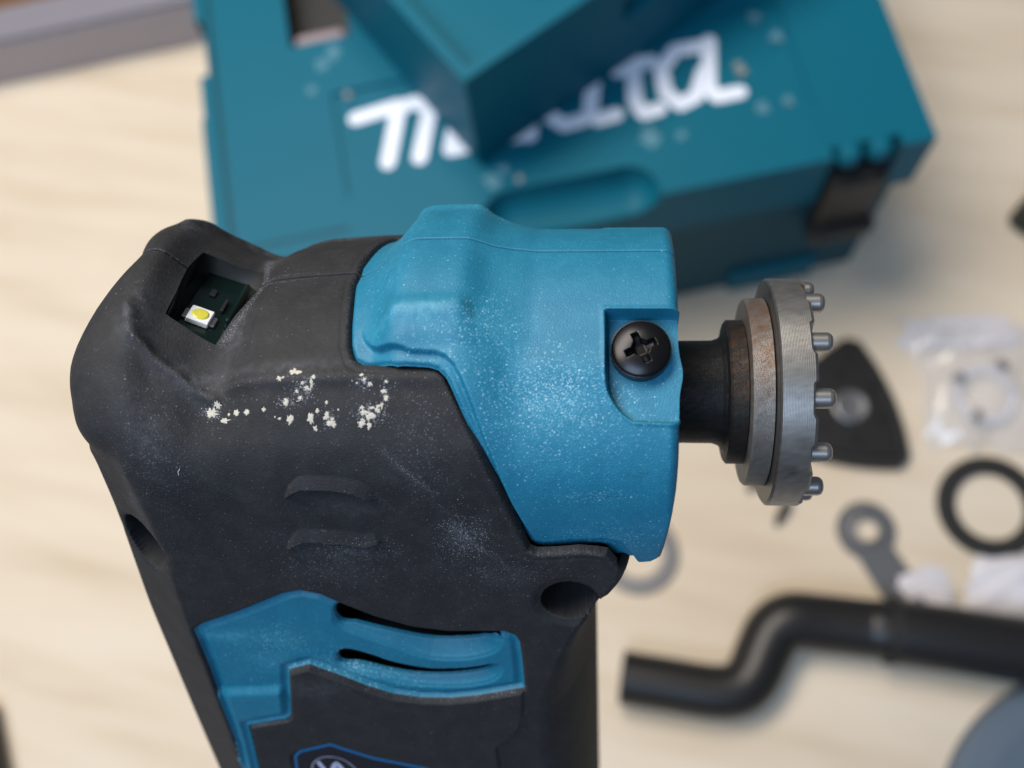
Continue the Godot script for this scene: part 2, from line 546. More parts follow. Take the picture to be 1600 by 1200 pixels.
func tables():
	table("YB", [[-58, 23.5], [-54, 25.2], [-51.5, 25.8], [-49.5, 25.5], [-47, 22.8], [-42, 19.6], [-39, 18.5], [-37, 18.7], [-34, 20.3], [-30, 20.8], [-21, 21.4], [30, 21.4]], -62, 30, 0.8)
	table("PB", [[-60, 2.5], [-48, 2.3], [-40, 2.2], [-37, 2.2], [-31, 2.55], [20, 2.65]], -62, 30, 1.5)
	table("YU", [[-24, 20.6], [-20.5, 21], [-18, 22.4], [-13.5, 26.4], [-12, 27], [-4.5, 27], [-2, 26.4], [1.5, 25.2], [5, 24.7], [25, 24.5]], -26, 26, 0.8)
	table("PU", [[-24, 2.3], [-17, 2.3], [-12, 2.55], [-3, 2.55], [3, 2.05], [25, 2.05]], -26, 26, 2.0)
	table("XL", [[-240, -61], [-60, -61.2], [-30, -61], [-8, -59.8], [4, -59.9], [12, -62], [20, -62.6], [28, -60.6], [33, -58], [38, -55.8]], -242, 40, 3.0)
	table("XR", [[-240, 12.4], [-40, 12.3], [-33, 12.5], [-27, 13.1], [-23.6, 14], [-20.4, 15.6], [-17.8, 17.4], [-15, 19], [-12, 19.6], [40, 19.6]], -242, 40, 1.5)
	poly("CUT", [[-18.2, 38], [-20.93, 37.65], [-21, 34.96], [-20.35, 30.25], [-19.89, 26.47], [-19.46, 23.81], [-18.69, 21.91], [-17.57, 21.21], [-13.38, 21.02], [-8.72, 20.93], [-7.32, 20.5], [-6.15, 19.33], [-5.16, 17.43], [-3.63, 14.02], [-1.67, 9.49], [0.17, 4.06], [1.98, -1.97], [3.94, -8.84], [4.99, -9.45], [7.88, -9.25], [11.03, -8.79], [13.4, -9], [14.9, -9.3], [16.3, -11.6], [17.5, -13.2], [30, -13.2], [30, 50], [-18.2, 50]])
	poly("HEAD", [[-18.2, 40], [-21.04, 38], [-21.25, 35.69], [-20.58, 30.78], [-20.11, 26.78], [-19.66, 23.9], [-18.81, 21.61], [-17.53, 20.3], [-12.75, 17.87], [-8.14, 17.61], [-6.8, 17.25], [-5.73, 16.26], [-4.85, 14.64], [-3.49, 11.72], [-1.66, 7.81], [0.14, 3.21], [1.94, -2.22], [3.79, -9.32], [4.83, -10.14], [7.77, -9.87], [10.96, -9.26], [14.12, -8.83], [15.46, -9.62], [16.55, -11.71], [17.3, -13.2], [18.3, -14.1], [21.2, -13.6], [22.3, -12.4], [23, -8], [23.9, -3], [24.4, 2], [24.7, 8], [30, 8.1], [30, 50], [-18.2, 50]])
	poly("MAIN", [[-18.48, 25.75], [-17.82, 23.92], [-16.71, 22.22], [-15.4, 21.15], [-10.44, 19.41], [-7.08, 19.25], [-5.73, 18.74], [-4.64, 17.84], [-3.75, 16.42], [-2.58, 13.95], [-0.07, 6.48], [1.9, -0.23], [3.46, -4.73], [4.77, -8.14], [6.02, -8.59], [9.84, -7.83], [14.58, -7.38], [16.71, -8.1], [17.98, -10.39], [19.33, -14], [19.6, -16], [30, -16], [30, 50], [-40, 50], [-40, 25]])
	poly("LEDW", [[-46.69, 37.57], [-46.41, 32.12], [-46.61, 28.18], [-39.75, 26.33], [-38.17, 32.49], [-35.96, 38], [-36, 50], [-47, 50]])
	poly("VENT", [[-50.56, -28.51], [-49.01, -27.05], [-42.3, -23.9], [-34.08, -19.34], [-31.13, -18.52], [-28.2, -19.28], [-25.65, -21.08], [-20.46, -24.12], [-14.97, -26.31], [-9.39, -27.14], [-3.62, -26.9], [-0.86, -26.79], [0.85, -27.62], [1.44, -29.27], [1.6, -33.47], [1.61, -40.63], [-1.89, -41.83], [-6.5, -43.27], [-11.14, -44.22], [-15.74, -44.3], [-20.25, -43.51], [-24.56, -41.51], [-28.73, -38.85], [-31.54, -37.32], [-33.18, -36.41], [-36.79, -37.91], [-37.28, -40.3], [-38.99, -50.27], [-39.79, -50.87], [-47.02, -53.16], [-47.11, -55.05], [-48.22, -67.21], [-48.54, -72.49], [-51.89, -73.57], [-51.63, -67.95], [-50.66, -58.75], [-50.31, -37.73], [-50.39, -31.03]])
	poly("GRIP", [[1.61, -40.63], [1.22, -47.7], [0.27, -51.16], [-3.79, -56.79], [-3.62, -63.95], [-3.4, -68.99], [-48.54, -72.49], [-48.22, -67.21], [-47.11, -55.05], [-47.02, -53.16], [-39.79, -50.87], [-38.99, -50.27], [-37.28, -40.3], [-36.79, -37.91], [-33.18, -36.41], [-31.54, -37.32], [-28.73, -38.85], [-24.56, -41.51], [-20.25, -43.51], [-15.74, -44.3], [-11.14, -44.22], [-6.5, -43.27], [-1.89, -41.83]])
	poly("PLATE", [[-41.27, -66.7], [-40.65, -61.81], [-39.38, -60.15], [-33.35, -57.61], [-30.95, -58.99], [-26.04, -61.39], [-16.51, -64.09], [-13.89, -69.81], [-41.6, -71.96]])
	poly("SLOT1", [[-26.84, -23.92], [-25.82, -22.11], [-20.44, -23.97], [-14.91, -25.85], [-9.37, -26.99], [-3.66, -27.36], [-1.7, -27.58], [-1.55, -29.55], [-2.94, -32.26], [-7.14, -34.04], [-13.08, -34.16], [-18.6, -31.55], [-24.1, -28.66], [-26.91, -26.63]])
	poly("SLOT2", [[-28.29, -34.55], [-26.83, -32.71], [-23.35, -33.67], [-19.17, -35.74], [-13.42, -37.09], [-7.37, -36.63], [-2.57, -35.43], [-2.32, -37.69], [-4.13, -39.76], [-9.26, -41.21], [-16.84, -41.1], [-22.72, -39.22], [-27.87, -36.98]])
	poly("STEP", [[-51.26, -42.56], [-43.09, -40.93], [-37.04, -39.1], [-38.07, -44.13], [-44.22, -45.88], [-51.32, -47.2]])
	poly("RIB1", [[-29.29, 1.01], [-28.32, 3.44], [-26.78, 5.19], [-24.38, 5.66], [-19.61, 5.43], [-17.95, 4.51], [-16.74, 2.91], [-16.15, 0.55], [-17.89, 0.92], [-19.51, 2.22], [-22.65, 2.83], [-26.6, 2.93], [-27.91, 2.12]])
	poly("RIB2", [[-31.08, -9.17], [-29.96, -6.91], [-28.7, -5.34], [-26.35, -4.27], [-20.82, -4.41], [-18.21, -5.36], [-16.97, -7.64], [-19.33, -8.48], [-23.25, -7.79], [-28.21, -7.65], [-29.7, -8.47]])
	poly("EDGE1", [[-29.29, 1.01], [-27.91, 2.12], [-26.6, 2.93], [-22.65, 2.83], [-19.51, 2.22], [-17.89, 0.92], [-16.18, 0.28]])
	poly("EDGE2", [[-31.08, -9.17], [-29.7, -8.47], [-28.21, -7.65], [-23.25, -7.79], [-19.33, -8.48], [-17.01, -7.9]])
	poly("POCKET", [[14.65, 26.76], [14.75, 20.08], [14.84, 16.99], [15.09, 15.86], [15.58, 14.82], [16.24, 13.86], [16.89, 13.13], [17.63, 12.57], [18.29, 12.16], [23.27, 11.96], [30, 11.96], [30, 26.76]])
	poly("NOSE", [[-50.6, 26.5], [-49.5, 22.8], [-46.7, 21.2], [-43.6, 20.0], [-41.5, 18.9], [-38.5, 18.0]])
	poly("LEDF", [[-46.69, 37.57], [-46.4, 32.6], [-44.2, 32.4], [-42.0, 32.2], [-39.7, 32.0], [-37.2, 33.0], [-35.96, 38.0], [-36, 50], [-47, 50]])

# ------------------------------------------------------------------ the body of the tool: (x, q) -> (x, forward, side)
func black_base(x: float, q: float) -> Vector3:
	var xl := at("XL", q)
	var rl := remap(clampf(q, -30.0, 38.0), 15.0, 38.0, 11.0, 6.0) if q > 15.0 else remap(clampf(q, -30.0, 15.0), 5.0, 15.0, 9.4, 11.0) if q > 5.0 else remap(clampf(q, -30.0, 5.0), -30.0, 5.0, 10.0, 9.4)
	var xr := at("XR", q)
	var rr := clampf(remap(q, -46.0, -24.0, 9.0, 3.0), 3.0, 9.0)
	var t := clampf((x - xl) / rl, 0.0, 1.0)
	var g := pow(maxf(1.0 - pow(1.0 - t, 3.0), 0.0), 1.0 / 3.0)
	# below the nose the back edge is a flat chamfer
	var w := smoothstep(12.0, 4.0, q)
	if w > 0.0 and t < 1.0:
		var ch := 0.74 * sqrt(maxf(1.0 - pow(1.0 - t / 0.06, 2.0), 0.0)) if t < 0.06 else 0.74 + 0.26 * (t - 0.06) / 0.94
		g = lerpf(g, ch, w)
	t = clampf((xr - x) / rr, 0.0, 1.0)
	var g2 := sqrt(maxf(1.0 - (1.0 - t) * (1.0 - t), 0.0))
	if q <= 0.0: return Vector3(x, q, 25.0 * g * g2)
	var ph := PI / 2.0 * (1.0 - minf(q, LF) / LF)
	var p := at("PB", x)
	var cf := cos(ph)
	var sf := sin(ph)
	var k := pow(pow(absf(cf), p) + pow(absf(sf), p), -1.0 / p)
	return Vector3(x, k * cf * at("YB", x) * g, k * sf * 25.0 * g * g2)

func blue_base(x: float, q: float) -> Vector3:
	if q <= 0.0: return Vector3(x, q, 24.8 - 1.7 * (q / 12.0) * (q / 12.0))
	var ph := PI / 2.0 * (1.0 - minf(q, LF) / LF)
	var p := at("PU", x)
	var cf := cos(ph)
	var sf := sin(ph)
	var k := pow(pow(absf(cf), p) + pow(absf(sf), p), -1.0 / p)
	return Vector3(x, k * cf * at("YU", x), k * sf * 24.8)

func bump(x: float, q: float, cx: float, cq: float, rx: float, rq: float) -> float:
	var a := (x - cx) / rx
	var b := (q - cq) / rq
	var r := a * a + b * b
	return exp(-r) if r < 9.0 else 0.0

# how far the rubber stands out from its smooth base; f = [cut, vent, slot1, slot2, grip, plate]
func black_disp(x: float, q: float, n: float, f: PackedFloat32Array) -> float:
	var d := 0.35
	d += 0.8 * bump(x, q, -47.0, 8.0, 5.0, 11.0) - 0.6 * bump(x, q, -35.0, 6.0, 3.2, 8.0) - 0.45 * bump(x, q, -40.5, 15.5, 2.4, 4.5)
	# creases: round the flat front of the nose, and along the front edge of the side
	if q > 4.0 and x < -30.0:
		var l := line_dist("NOSE", Vector2(x, q))
		d += 0.66 * exp(-pow(l / 1.0, 2.0)) - 0.2 * exp(-pow((l - 4.2) / 2.6, 2.0))
	var band := smoothstep(-39.0, -34.0, x)
	if q > 0.0 and band > 0.0:
		d += band * (0.66 * exp(-pow((q - 19.4) / 1.15, 2.0)) - 0.30 * exp(-pow((q - 25.0) / 3.4, 2.0)) - 0.28 * exp(-pow((q - 13.6) / 3.2, 2.0)))
	# rolled edge along the gear housing, with a faint second line
	var c := f[0]
	if c < 1.8:
		var t := clampf(1.0 - c / 0.7, 0.0, 1.6)
		d -= 0.95 * (1.0 - sqrt(maxf(1.0 - t * t, 0.0))) if t < 1.0 else 0.95 + (t - 1.0)
		d -= 0.10 * exp(-pow((c - 1.25) / 0.22, 2.0))
	# vent panel set into the rubber
	var v := f[1]
	if v < 0.6:
		if v > 0.0: d -= 0.5 * pow(1.0 - v / 0.6, 2.0)
		else:
			d -= 0.5 + 0.55 * smoothstep(0.0, -0.5, v)
			d += 0.5 * smoothstep(-0.7, -1.8, v)
			d += 0.8 * smoothstep(-42.6, -44.8, q - 0.12 * (x + 44.0)) * smoothstep(-38.0, -40.0, x) 
			for s in [f[2], f[3]]:
				if s < 0.5: d -= 0.25 * smoothstep(0.5, 0.0, s)
			d -= slot_depth("SLOT1", x, q, f[2]) + slot_depth("SLOT2", x, q, f[3])
	# raised grip sleeve
	var g := f[4]
	if g < 0.0: d += 0.55 * smoothstep(0.0, -0.55, g)
	# name plate sunk into it
	var p := f[5]
	if p < 0.7: d -= 0.35 * smoothstep(0.7, 0.35, p) - 0.15 * smoothstep(0.0, -0.4, p)
	# two raised ribs
	for r in [["RIB1", "EDGE1"], ["RIB2", "EDGE2"]]:
		if (boxes[r[0]] as Rect2).has_point(Vector2(x, q)):
			var s := sd_poly(polys[r[0]], Vector2(x, q))
			if s < 0.25:
				var l := line_dist(r[1], Vector2(x, q))
				d += 0.72 * clampf(1.0 - l / 2.6, 0.0, 1.0) * smoothstep(0.12, -0.12, s) * smoothstep(-16.0, -17.8, x)
	# parting line of the two halves
	if q > 0.0 and n < 2.0: d -= 1.0 * exp(-pow(n / 0.17, 2.0))
	return d

# where in a vent slot a point lies: above zero in the opening under its upper edge, below zero on the sloping lower lip
func slot_open(called: String, x: float, q: float) -> Vector2:
	var o: PackedVector2Array = polys[called]
	var half := o.size() / 2
	var up := 1e9
	var p := Vector2(x, q)
	for i in half: up = minf(up, Geometry2D.get_closest_point_to_segment(p, o[i], o[i + 1]).distance_squared_to(p))
	up = sqrt(up)
	var low := 1e9
	for i in range(half, o.size()): low = minf(low, Geometry2D.get_closest_point_to_segment(p, o[i], o[(i + 1) % o.size()]).distance_squared_to(p))
	low = sqrt(low)
	return Vector2(low - (low + up) * remap(x, -27.0, -2.0, 0.22, 0.46), low)

func slot_depth(called: String, x: float, q: float, s: float) -> float:
	if s >= 0.0: return 0.0
	var w := slot_open(called, x, q)
	return minf(w.y * 0.55, 2.0) * smoothstep(0.0, 0.5, -s) + 0.8 * smoothstep(-0.1, 0.3, w.x) * smoothstep(0.0, 0.25, -s)

func blue_disp(x: float, q: float, n: float, main: float, head: float) -> float:
	var fade := smoothstep(-19.2, -16.6, x)
	var d := -1.0 * smoothstep(-0.25, 0.3, main) * fade + 0.1
	d -= 0.12 * fade * exp(-pow((main - 0.5) / 0.3, 2.0))
	# crease between the front and the side
	d += 0.55 * exp(-pow((q - 18.8) / 2.4, 2.0)) * smoothstep(1.0, 7.0, x)
	# ridge of the hump, hollow beside it
	d += 0.8 * exp(-pow((q - 24.6) / 1.5, 2.0)) * smoothstep(-15.5, -12.5, x) * smoothstep(-2.0, -4.5, x)
	d -= 0.55 * bump(x, q, -1.2, 31.0, 2.2, 9.5)
	d -= 0.7 * bump(x, q, -16.5, 27.0, 2.4, 6.0)
	d -= 0.45 * bump(x, q, -9.0, 19.9, 6.0, 1.2)
	if head > -0.5: d -= 0.5 * smoothstep(-0.5, 0.1, head)
	if q > 0.0 and n < 2.0: d -= 1.0 * exp(-pow(n / 0.15, 2.0))
	return d

# ------------------------------------------------------------------ grids
func grid_normals(p: PackedVector3Array, nc: int, nr: int) -> PackedVector3Array:
	var o := PackedVector3Array()
	o.resize(p.size())
	for r in nr:
		for c in nc:
			var a := p[r * nc + mini(c + 1, nc - 1)] - p[r * nc + maxi(c - 1, 0)]
			var b := p[mini(r + 1, nr - 1) * nc + c] - p[maxi(r - 1, 0) * nc + c]
			o[r * nc + c] = a.cross(b).normalized() * -1.0
	return o

func rows_for(last: float) -> PackedFloat32Array:
	var q := PackedFloat32Array()
	var v := LF
	while v > last:
		q.append(v)
		v -= 0.05 if v > 37.3 else 0.21 if v > -76.0 else 4.0
	q.append(last)
	return q

# splits a grid into meshes; each part is a list of [field, sign] that must all be positive
func extract(p: PackedVector3Array, nor: PackedVector3Array, uv: PackedVector2Array, nc: int, nr: int, conds: Array, mirror := false) -> ArrayMesh:
	var pos := PackedVector3Array()
	var no := PackedVector3Array()
	var tex := PackedVector2Array()
	var idx := PackedInt32Array()
	var remapped := PackedInt32Array()
	remapped.resize(p.size())
	remapped.fill(-1)
	var val := PackedFloat32Array()
	val.resize(p.size())
	for i in p.size():
		var m := 1e9
		for c in conds: m = minf(m, c[0][i] * c[1])
		val[i] = m
	for r in nr - 1:
		for c in nc - 1:
			var a := r * nc + c
			var quad := [a, a + 1, a + nc + 1, a + nc]
			var ins := int(val[a] > 0) + int(val[a + 1] > 0) + int(val[a + nc] > 0) + int(val[a + nc + 1] > 0)
			if ins == 0: continue
			for t in [[0, 1, 2], [0, 2, 3]]:
				var i0: int = quad[t[0]]
				var i1: int = quad[t[1]]
				var i2: int = quad[t[2]]
				if ins == 4:
					for i in [i0, i1, i2]:
						if remapped[i] < 0:
							remapped[i] = pos.size()
							pos.append(p[i]); no.append(nor[i]); tex.append(uv[i])
						idx.append(remapped[i])
				else:
					var out := []
					var tri := [i0, i1, i2]
					for k in 3:
						var u: int = tri[k]
						var w: int = tri[(k + 1) % 3]
						if val[u] > 0: out.append([p[u], nor[u], uv[u]])
						if (val[u] > 0) != (val[w] > 0):
							var f := val[u] / (val[u] - val[w])
							out.append([p[u].lerp(p[w], f), nor[u].lerp(nor[w], f).normalized(), uv[u].lerp(uv[w], f)])
					for k in range(1, out.size() - 1):
						for o in [out[0], out[k], out[k + 1]]:
							idx.append(pos.size())
							pos.append(o[0]); no.append(o[1]); tex.append(o[2])
	if mirror:
		for i in pos.size():
			pos[i].z = -pos[i].z
			no[i].z = -no[i].z
		idx.reverse()
	return commit(pos, no, tex, idx)

# ------------------------------------------------------------------ the multi-tool
var rubber_pos := PackedVector3Array()

func rubber_fields(x: float, q: float) -> PackedFloat32Array:
	return PackedFloat32Array([sd("CUT", x, q), sd("VENT", x, q), sd("SLOT1", x, q), sd("SLOT2", x, q), sd("GRIP", x, q), sd("PLATE", x, q)])

func rubber_point(x: float, q: float) -> Array:
	var e := 0.15
	var b := black_base(x, q)
	var n := -(black_base(x + e, q) - black_base(x - e, q)).cross(black_base(x, q - e) - black_base(x, q + e)).normalized()
	return [b + n * black_disp(x, q, b.z, rubber_fields(x, q)), n]

func multitool():
	var tool := Node3D.new()
	tool.name = "oscillating_multitool"
	add_child(tool, true)
	tag(tool, "dusty teal and black oscillating multi-tool held over the bench, pin hub on its spindle", "power tool")
	var ps := deg_to_rad(6.0)
	var b := Basis(Vector3(cos(ps), 0, sin(ps)), Vector3(-0.6 * sin(ps), 0.8, 0.6 * cos(ps)), Vector3(-0.8 * sin(ps), -0.6, 0.8 * cos(ps)))
	tool.transform = Transform3D(view * b, eye + view * Vector3(0, -1.2, -152.0) * MM)
	rubber_body(tool)
	gear_housing(tool)
	clamp_screw(tool)
	led_lamp(tool)
	hub(tool)
	blobs(tool)
	emblem(tool)
	cord(tool)

func rubber_body(tool: Node3D):
	var qs := rows_for(-238.0)
	var nr := qs.size()
	var nl := 26
	var nm := 310
	var nc := nl + nm + 14
	var base := PackedVector3Array()
	base.resize(nr * nc)
	var xq := PackedVector2Array()
	xq.resize(nr * nc)
	for r in nr:
		var q := qs[r]
		var xl := at("XL", q)
		var rl := 11.0
		if q > 15.0: rl = remap(minf(q, 38.0), 15.0, 38.0, 11.0, 6.0)
		elif q > 5.0: rl = remap(q, 5.0, 15.0, 9.4, 11.0)
		else: rl = remap(clampf(q, -30.0, 5.0), -30.0, 5.0, 10.0, 9.4)
		var xr := at("XR", q)
		var rr := clampf(remap(q, -46.0, -24.0, 9.0, 3.0), 3.0, 9.0)
		for c in nc:
			var x: float
			if c < nl: x = xl + rl * (1.0 - pow(cos(PI / 2.0 * c / nl), 0.6667))
			elif c < nl + nm: x = lerpf(xl + rl, xr - rr, float(c - nl) / nm)
			else: x = xr - rr + rr * sin(PI / 2.0 * (c - nl - nm) / 13.0)
			base[r * nc + c] = black_base(x, q)
			xq[r * nc + c] = Vector2(x, q)
	var nb := grid_normals(base, nc, nr)
	var p := PackedVector3Array()
	p.resize(nr * nc)
	var uv := PackedVector2Array()
	uv.resize(nr * nc)
	var keep := PackedFloat32Array()
	var vent := PackedFloat32Array()
	var plate := PackedFloat32Array()
	var back := PackedFloat32Array()
	var dark := PackedFloat32Array()
	dark.resize(nr * nc)
	var keep_far := PackedFloat32Array()
	keep_far.resize(nr * nc)
	keep.resize(nr * nc)
	vent.resize(nr * nc)
	plate.resize(nr * nc)
	back.resize(nr * nc)
	var hl := rubber_point(-54.4, -12.0)
	hl[1] = ((hl[1] as Vector3) + Vector3(0, 0, 0.8)).normalized()
	for i in nr * nc:
		var x := xq[i].x
		var q := xq[i].y
		var f := rubber_fields(x, q)
		var o := base[i] + nb[i] * black_disp(x, q, base[i].z, f)
		# two screw wells
		if q < 0.0 and q > -42.0:
			var w: Vector3 = base[i] - hl[0]
			var ax: Vector3 = hl[1]
			var away := (w - ax * w.dot(ax)).length()
			o -= ax * 12.0 * smoothstep(5.0, 4.4, away)
			o += nb[i] * -0.3 * smoothstep(6.2, 4.8, away)
			away = Vector2((x - 9.4) * 0.95, q + 19.6).length()
			o.z -= 11.0 * smoothstep(4.0, 3.5, away) + 0.5 * smoothstep(5.6, 4.0, away)
		p[i] = o
		uv[i] = Vector2((x + 62.0) / 120.0, (40.0 - q) / 120.0)
		keep[i] = minf(f[0] + 0.2, sd("LEDW", x, q))
		keep_far[i] = minf(f[0] + 0.2, sd("LEDF", x, q))
		vent[i] = f[1]
		plate[i] = f[5]
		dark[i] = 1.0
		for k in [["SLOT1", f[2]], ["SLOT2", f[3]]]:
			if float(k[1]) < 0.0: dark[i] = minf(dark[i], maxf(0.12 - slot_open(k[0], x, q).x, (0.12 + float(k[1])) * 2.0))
		back[i] = maxf(maxf(q + 30.0, x - at("XL", q) - 2.2), (base[i].z - 9.5) * 0.5)
	var n := grid_normals(p, nc, nr)
	put("rubber_grip", extract(p, n, uv, nc, nr, [[keep, 1.0], [vent, 1.0], [plate, 1.0], [back, 1.0]]), mats.rubber, tool)
	put("rubber_grip", extract(p, n, uv, nc, nr, [[keep_far, 1.0], [vent, 1.0], [back, 1.0]], true), mats.rubber, tool)
	var v := put("vent_panel", extract(p, n, uv, nc, nr, [[vent, -1.0], [dark, 1.0]]), mats.teal_vent, tool)
	put("vent_panel", extract(p, n, uv, nc, nr, [[vent, -1.0]], true), mats.teal_vent, tool)
	var vent_block := put("dark_vent_backing", chamfer_box(30.0, 24.0, 6.0, 0.5), mats.socket, tool)  # black box behind the slots, coloured for the shade inside
	vent_block.position = Vector3(-14.0, -46.0, 12.0) * MM
	put("back_panel", extract(p, n, uv, nc, nr, [[back, -1.0]]), mats.teal_vent, tool)
	put("back_panel", extract(p, n, uv, nc, nr, [[back, -1.0]], true), mats.teal_vent, tool)
	# name plate: a teal line round a dark glossy plate
	var inner := PackedFloat32Array()
	inner.resize(plate.size())
	for i in plate.size(): inner[i] = plate[i] + 0.42
	put("plate_border", extract(p, n, uv, nc, nr, [[plate, -1.0], [inner, 1.0]]), mats.teal_line, tool)
	put("name_plate", extract(p, n, uv, nc, nr, [[inner, -1.0]]), mats.plate, tool)
	var cap := tube([Vector3(-24.3, -236, 0), Vector3(-24.3, -240, 0)], [24.0, 23.0], 40)
	put("end_cap", cap, mats.rubber, tool)

func gear_housing(tool: Node3D):
	var qs := rows_for(-14.7)
	var nr := qs.size()
	var nm := 220
	var ne := 9
	var nc := nm + ne + 2
	var base := PackedVector3Array()
	base.resize(nr * nc)
	var xq := PackedVector2Array()
	xq.resize(nr * nc)
	for r in nr:
		for c in nc:
			var x := lerpf(-24.0, 22.8, minf(float(c) / nm, 1.0))
			var b := blue_base(x, qs[r])
			if c > nm and c <= nm + ne:
				var a := PI / 2.0 * (c - nm) / ne
				var k := 1.0 - 1.4 * (1.0 - cos(a)) / 24.6
				b = blue_base(22.8 + 1.4 * sin(a), qs[r])
				b.x = 22.8 + 1.4 * sin(a)
				b.z *= k
				if qs[r] > 0.0: b.y *= k
			elif c > nm + ne:
				b = blue_base(24.2, qs[r]) * Vector3(1, 0.25 if qs[r] > 0.0 else 1.0, 0.25)
				b.x = 24.21
			base[r * nc + c] = b
			xq[r * nc + c] = Vector2(b.x if c > nm else x, qs[r])
	var nb := grid_normals(base, nc, nr)
	var p := PackedVector3Array()
	p.resize(nr * nc)
	var uv := PackedVector2Array()
	uv.resize(nr * nc)
	var keep := PackedFloat32Array()
	keep.resize(nr * nc)
	for i in nr * nc:
		var x := xq[i].x
		var q := xq[i].y
		# its lower ledge runs on under the edge of the rubber
		var head := sd("HEAD", x, q) - 1.3 * smoothstep(3.5, 6.0, x) * smoothstep(17.6, 15.8, x)
		var o := base[i]
		if i % nc <= nm + ne: o += nb[i] * blue_disp(x, q, base[i].z, sd("MAIN", x, q), head)
		# pocket of the clamp screw: everything above its floor is taken away
		var s := sd("POCKET", x, q)
		if s < 0.6 and i % nc <= nm + ne:
			o += nb[i] * 0.18 * exp(-pow((s - 0.15) / 0.3, 2.0))
			var h := o.y * 0.8 + o.z * 0.6 - 21.7
			if h > 0.0: o -= Vector3(0, 0.8, 0.6) * h * smoothstep(0.0, -0.35, s)
		p[i] = o
		uv[i] = Vector2((x + 26.0) / 54.0, (40.0 - q) / 54.0)
		keep[i] = 0.12 - head
	var n := grid_normals(p, nc, nr)
	put("gear_housing", extract(p, n, uv, nc, nr, [[keep, 1.0]]), mats.teal, tool)
	put("gear_housing", extract(p, n, uv, nc, nr, [[keep, 1.0]], true), mats.teal, tool)

func clamp_screw(tool: Node3D):
	# pan head with a cross recess; turned so that y runs along its axis
	var s := Node3D.new()
	s.name = "clamp_screw"
	tool.add_child(s)
	var y := Vector3(0, 0.8, 0.6)
	s.transform = Transform3D(Basis(Vector3.RIGHT, y, Vector3.RIGHT.cross(y)) * Basis(Vector3.UP, deg_to_rad(24)), Vector3(19.35, 16.86, 13.69) * MM)
	# the dome is a fine radial grid, pressed in by the cross
	var pos := PackedVector3Array()
	var nr := 56
	var ns := 144
	for i in nr + 1:
		var t := float(i) / nr
		var r := 3.95 * minf(t * 1.25, 1.0)
		var h := 2.75 - 0.9 * pow(r / 3.95, 2.6)
		if t > 0.8: h = lerpf(1.85, 0.0, (t - 0.8) / 0.2)
		if t > 0.72 and t <= 0.8: h -= 0.25 * pow((t - 0.72) / 0.08, 2.0)
		for k in ns:
			var a := TAU * k / ns
			var x := r * cos(a)
			var z := r * sin(a)
			var u := maxf(absf(x), absf(z))
			var w := minf(absf(x), absf(z))
			var cross := minf(0.52 - w + 0.10 * maxf(0.0, 1.0 - u), (2.25 - u) * 0.6)
			cross = maxf(cross, 1.2 - (absf(x) + absf(z)) * 0.72)
			pos.append(Vector3(x, h - 1.5 * smoothstep(0.0, 0.26, cross) * clampf(1.25 - u * 0.4, 0.3, 1.0), z))
	var idx := PackedInt32Array()
	for i in nr:
		for k in ns:
			var a := i * ns + k
			var c := i * ns + (k + 1) % ns
			for j in [a, c, a + ns, c, c + ns, a + ns]: idx.append(j)
	var nor := PackedVector3Array()
	nor.resize(pos.size())
	for t in range(0, idx.size(), 3):
		var f := -(pos[idx[t + 1]] - pos[idx[t]]).cross(pos[idx[t + 2]] - pos[idx[t]])
		var m := pos[idx[t]] + pos[idx[t + 1]] + pos[idx[t + 2]]
		if (f.y if absf(f.y) > 0.08 * f.length() else f.x * m.x + f.z * m.z) < 0.0: f = -f
		for k in 3: nor[idx[t + k]] += f
	for i in nor.size(): nor[i] = nor[i].normalized()
	var uv := PackedVector2Array()
	uv.resize(pos.size())
	put("screw_head", commit(pos, nor, uv, idx), mats.screw, s)

